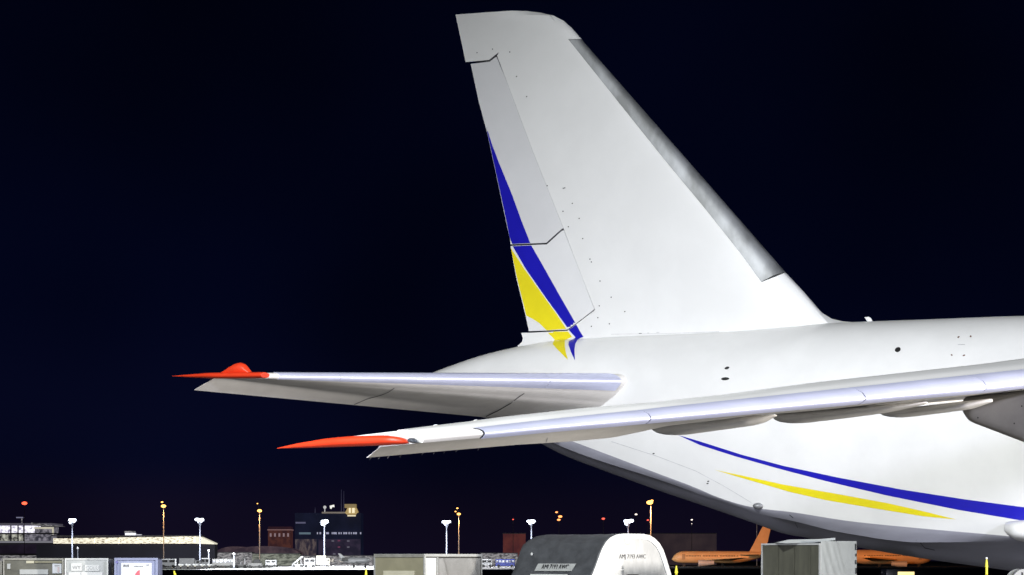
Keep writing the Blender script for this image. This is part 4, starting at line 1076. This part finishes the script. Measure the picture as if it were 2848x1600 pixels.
# ================================================================== VEHICLES ON THE FAR APRON
def van(px0, px1, r0, D, label, m, kind='van', rb=None, glow=None):
    w_ = (px1-px0)/FPX*D; h = wz(r0, D)
    t = thing({'van':'parked_van','truck':'box_truck','bus':'apron_bus','tug':'baggage_tractor','cart':'baggage_cart','stairs':'stairs_truck'}[kind], label, kind if kind != 'stairs' else 'stairs truck', (wx((px0+px1)/2, D), D, 0))
    bz = .45
    if kind == 'truck':
        local('cargo_box', BM((-w_/2, w_*.22, 0, 2.3, bz+.25, h), bev=.04), m, t)
        local('cab', BM((w_*.24, w_/2, .1, 2.2, bz, h*.78), bev=.12), m, t)
        local('windscreen', BM((w_*.33, w_*.47, .06, .12, h*.5, h*.70)), M['dark'], t)
        local('chassis', BM((-w_/2, w_/2, .3, 2.0, bz-.05, bz+.2)), M['dark'], t)
    elif kind == 'stairs':
        local('chassis', BM((-w_/2, w_/2, .2, 2.0, .4, .9)), m, t)
        bm = bmesh.new(); prism(bm, [(-w_/2, .95), (w_*.35, h), (w_/2, h), (w_/2, h-.3), (w_*.38, h-.3), (-w_*.35, .95)], .3, 1.9); local('staircase', bm, m, t)
        local('strut', BM((w_*.30, w_*.36, .4, .6, .95, h-.3), (-.1, .1, .4, .6, .92, h*.55)), M['steel'], t)
    else:
        local('body', BM((-w_/2, w_/2, 0, 2.2, bz, h if kind != 'tug' else h*.6), bev=.12), m, t)
        if kind == 'tug': local('cab', BM((-w_*.1, w_*.35, .2, 2.0, h*.6+.01, h), bev=.06), M['dark'], t)
        if kind in ('van', 'bus'):
            n = 2 if kind == 'van' else 6
            for k in range(n):
                x = -w_/2 + w_*(k+.5)/n
                local('window', BM((x-w_/n*.36, x+w_/n*.36, -.03, .05, bz+(h-bz)*.52, bz+(h-bz)*.85)), M['dark'] if kind == 'van' else M['wincold'], t)
        if kind == 'cart':
            local('luggage', BM((-w_*.42, -w_*.05, .2, 2, h+.005, h+.4), (w_*.02, w_*.40, .3, 1.9, h+.005, h+.3), bev=.05), M['whitebox'], t)
    for x in (-w_*.34, w_*.34):
        for y in (-.04, 1.9):
            bm = bmesh.new(); cyl(bm, (x, y, .4), (x, y+.35, .4), .4, n=14); local('wheel', bm, M['dark'], t, smooth=40)
    return t
M['vwhite'] = mat('white_vehicle_paint', (.42, .43, .44), .4, var=.15, scale=.8)
M['vgrey'] = mat('grey_vehicle_paint', (.15, .15, .145), .45, var=.25, scale=.8)
M['vblue'] = mat('blue_vehicle_paint', (.03, .05, .30), .35, var=.2, scale=.8)
M['vcream'] = mat('cream_vehicle_paint', (.42, .40, .33), .45, var=.3, scale=.8)
for a in ((449,488,1555,880,'white van just right of the lilac container',M['vwhite'],'van'),
          (498,556,1553,860,'white box truck standing under the second white mast',M['vwhite'],'truck'),
          (560,581,1553,880,'small white van right of the box truck',M['vwhite'],'van'),
          (590,652,1555,900,'long grey bus on the far apron',M['vgrey'],'bus'),
          (653,686,1549,850,'grey stairs truck between the bus and the tractor',M['vgrey'],'stairs'),
          (689,728,1556,800,'baggage tractor left of the bright apron strip',M['vgrey'],'tug'),
          (738,768,1558,980,'pale van in front of the grey green facade',M['vwhite'],'van'),
          (812,842,1548,900,'white stairs truck left of the office block mast',M['vwhite'],'stairs'),
          (846,876,1553,900,'white van at the foot of the third white mast',M['vwhite'],'van'),
          (880,916,1546,960,'white box truck right of the third white mast',M['vcream'],'truck'),
          (1340,1368,1556,900,'white van peeping out behind the khaki container',M['vwhite'],'van'),
          (1378,1432,1556,900,'blue bus left of the dome topped container',M['vblue'],'bus')):
    van(*a)
for k in range(5):
    van(494+k*20, 511+k*20, 1573.2, 760+k*3, ['baggage cart at the left end of the far cart row','second baggage cart from the left in the far row','middle baggage cart in the far row','fourth baggage cart from the left in the far row','baggage cart at the right end of the far cart row'][k], M['vcream'], 'cart')['group'] = 'row of baggage carts on the far apron'
# white parked aircraft far away, right of the office block
def jet(px0, px1, D, label):
    t = thing('small_jet', label, 'airplane', (wx(px0, D), D, 0)); L = (px1-px0)/FPX*D; zc = wz(1559, D); R = .85
    bm = bmesh.new(); secs = []
    for k in range(25):
        u = k/24; r = R*min(1, math.sqrt(u/.15+.002))*(1 if u < .6 else max(.08, 1-((u-.6)/.4)**1.7))
        secs.append([Vector((L*(1-u), r*math.cos(q), zc + (R-r)*.4 + r*math.sin(q))) for q in [2*math.pi*j/16 for j in range(16)]])
    loft(bm, secs); local('fuselage', bm, M['vwhite'], t, smooth=60)
    bm = bmesh.new(); prism(bm, [(L*.12, zc+.5), (L*.02, zc+1.9), (L*.10, zc+1.9), (L*.26, zc+.6)], -.1, .1); local('tail_fin', bm, M['vwhite'], t)
    bm = bmesh.new(); prism(bm, [(L*.35, zc-.55), (L*.62, zc-.55), (L*.58, zc-.3), (L*.38, zc-.3)], -6, 6); local('wing', bm, M['vwhite'], t)
    bm = bmesh.new(); cyl(bm, (L*.15, -1.1, zc+.35), (L*.33, -1.1, zc+.35), .38, .45, 14); local('engine', bm, M['vgrey'], t, smooth=50)
    for x in (L*.5, L*.85):
        bm = bmesh.new(); cyl(bm, (x, 0, .3), (x, 0, zc-.5), .1, n=6); cyl(bm, (x, -.3, .3), (x, .3, .3), .3, n=12); local('landing_gear', bm, M['dark'], t)
jet(938, 1030, 870, 'small white jet parked left of the khaki container')
# lamp-post like small posts on the near side of the far apron
def post(px, row, D, label):
    t = thing('apron_post', label, 'post', (wx(px, D), D, 0), 0, 'pale posts on the far apron'); h = wz(row, D)
    bm = bmesh.new(); cyl(bm, (0, 0, 0), (0, 0, h-.3), .22, .15, 8); local('shaft', bm, M['polewhite'], t, smooth=60)
    bm = bmesh.new(); bmesh.ops.create_icosphere(bm, subdivisions=2, radius=.34)
    for v in bm.verts: v.co += Vector((0, 0, h))
    local('globe', bm, mat('dim_globe', (.8, .8, .85), .4, emit=.5, ecol=(.9, .9, 1), var=.1), t, smooth=60)
post(580, 1532, 900, 'pale post with round head right of the second white mast')
post(216, 1525, 980, 'pale post with round head right of the first white mast')
post(650, 1541, 900, 'short pale post between the bus and the stairs truck')
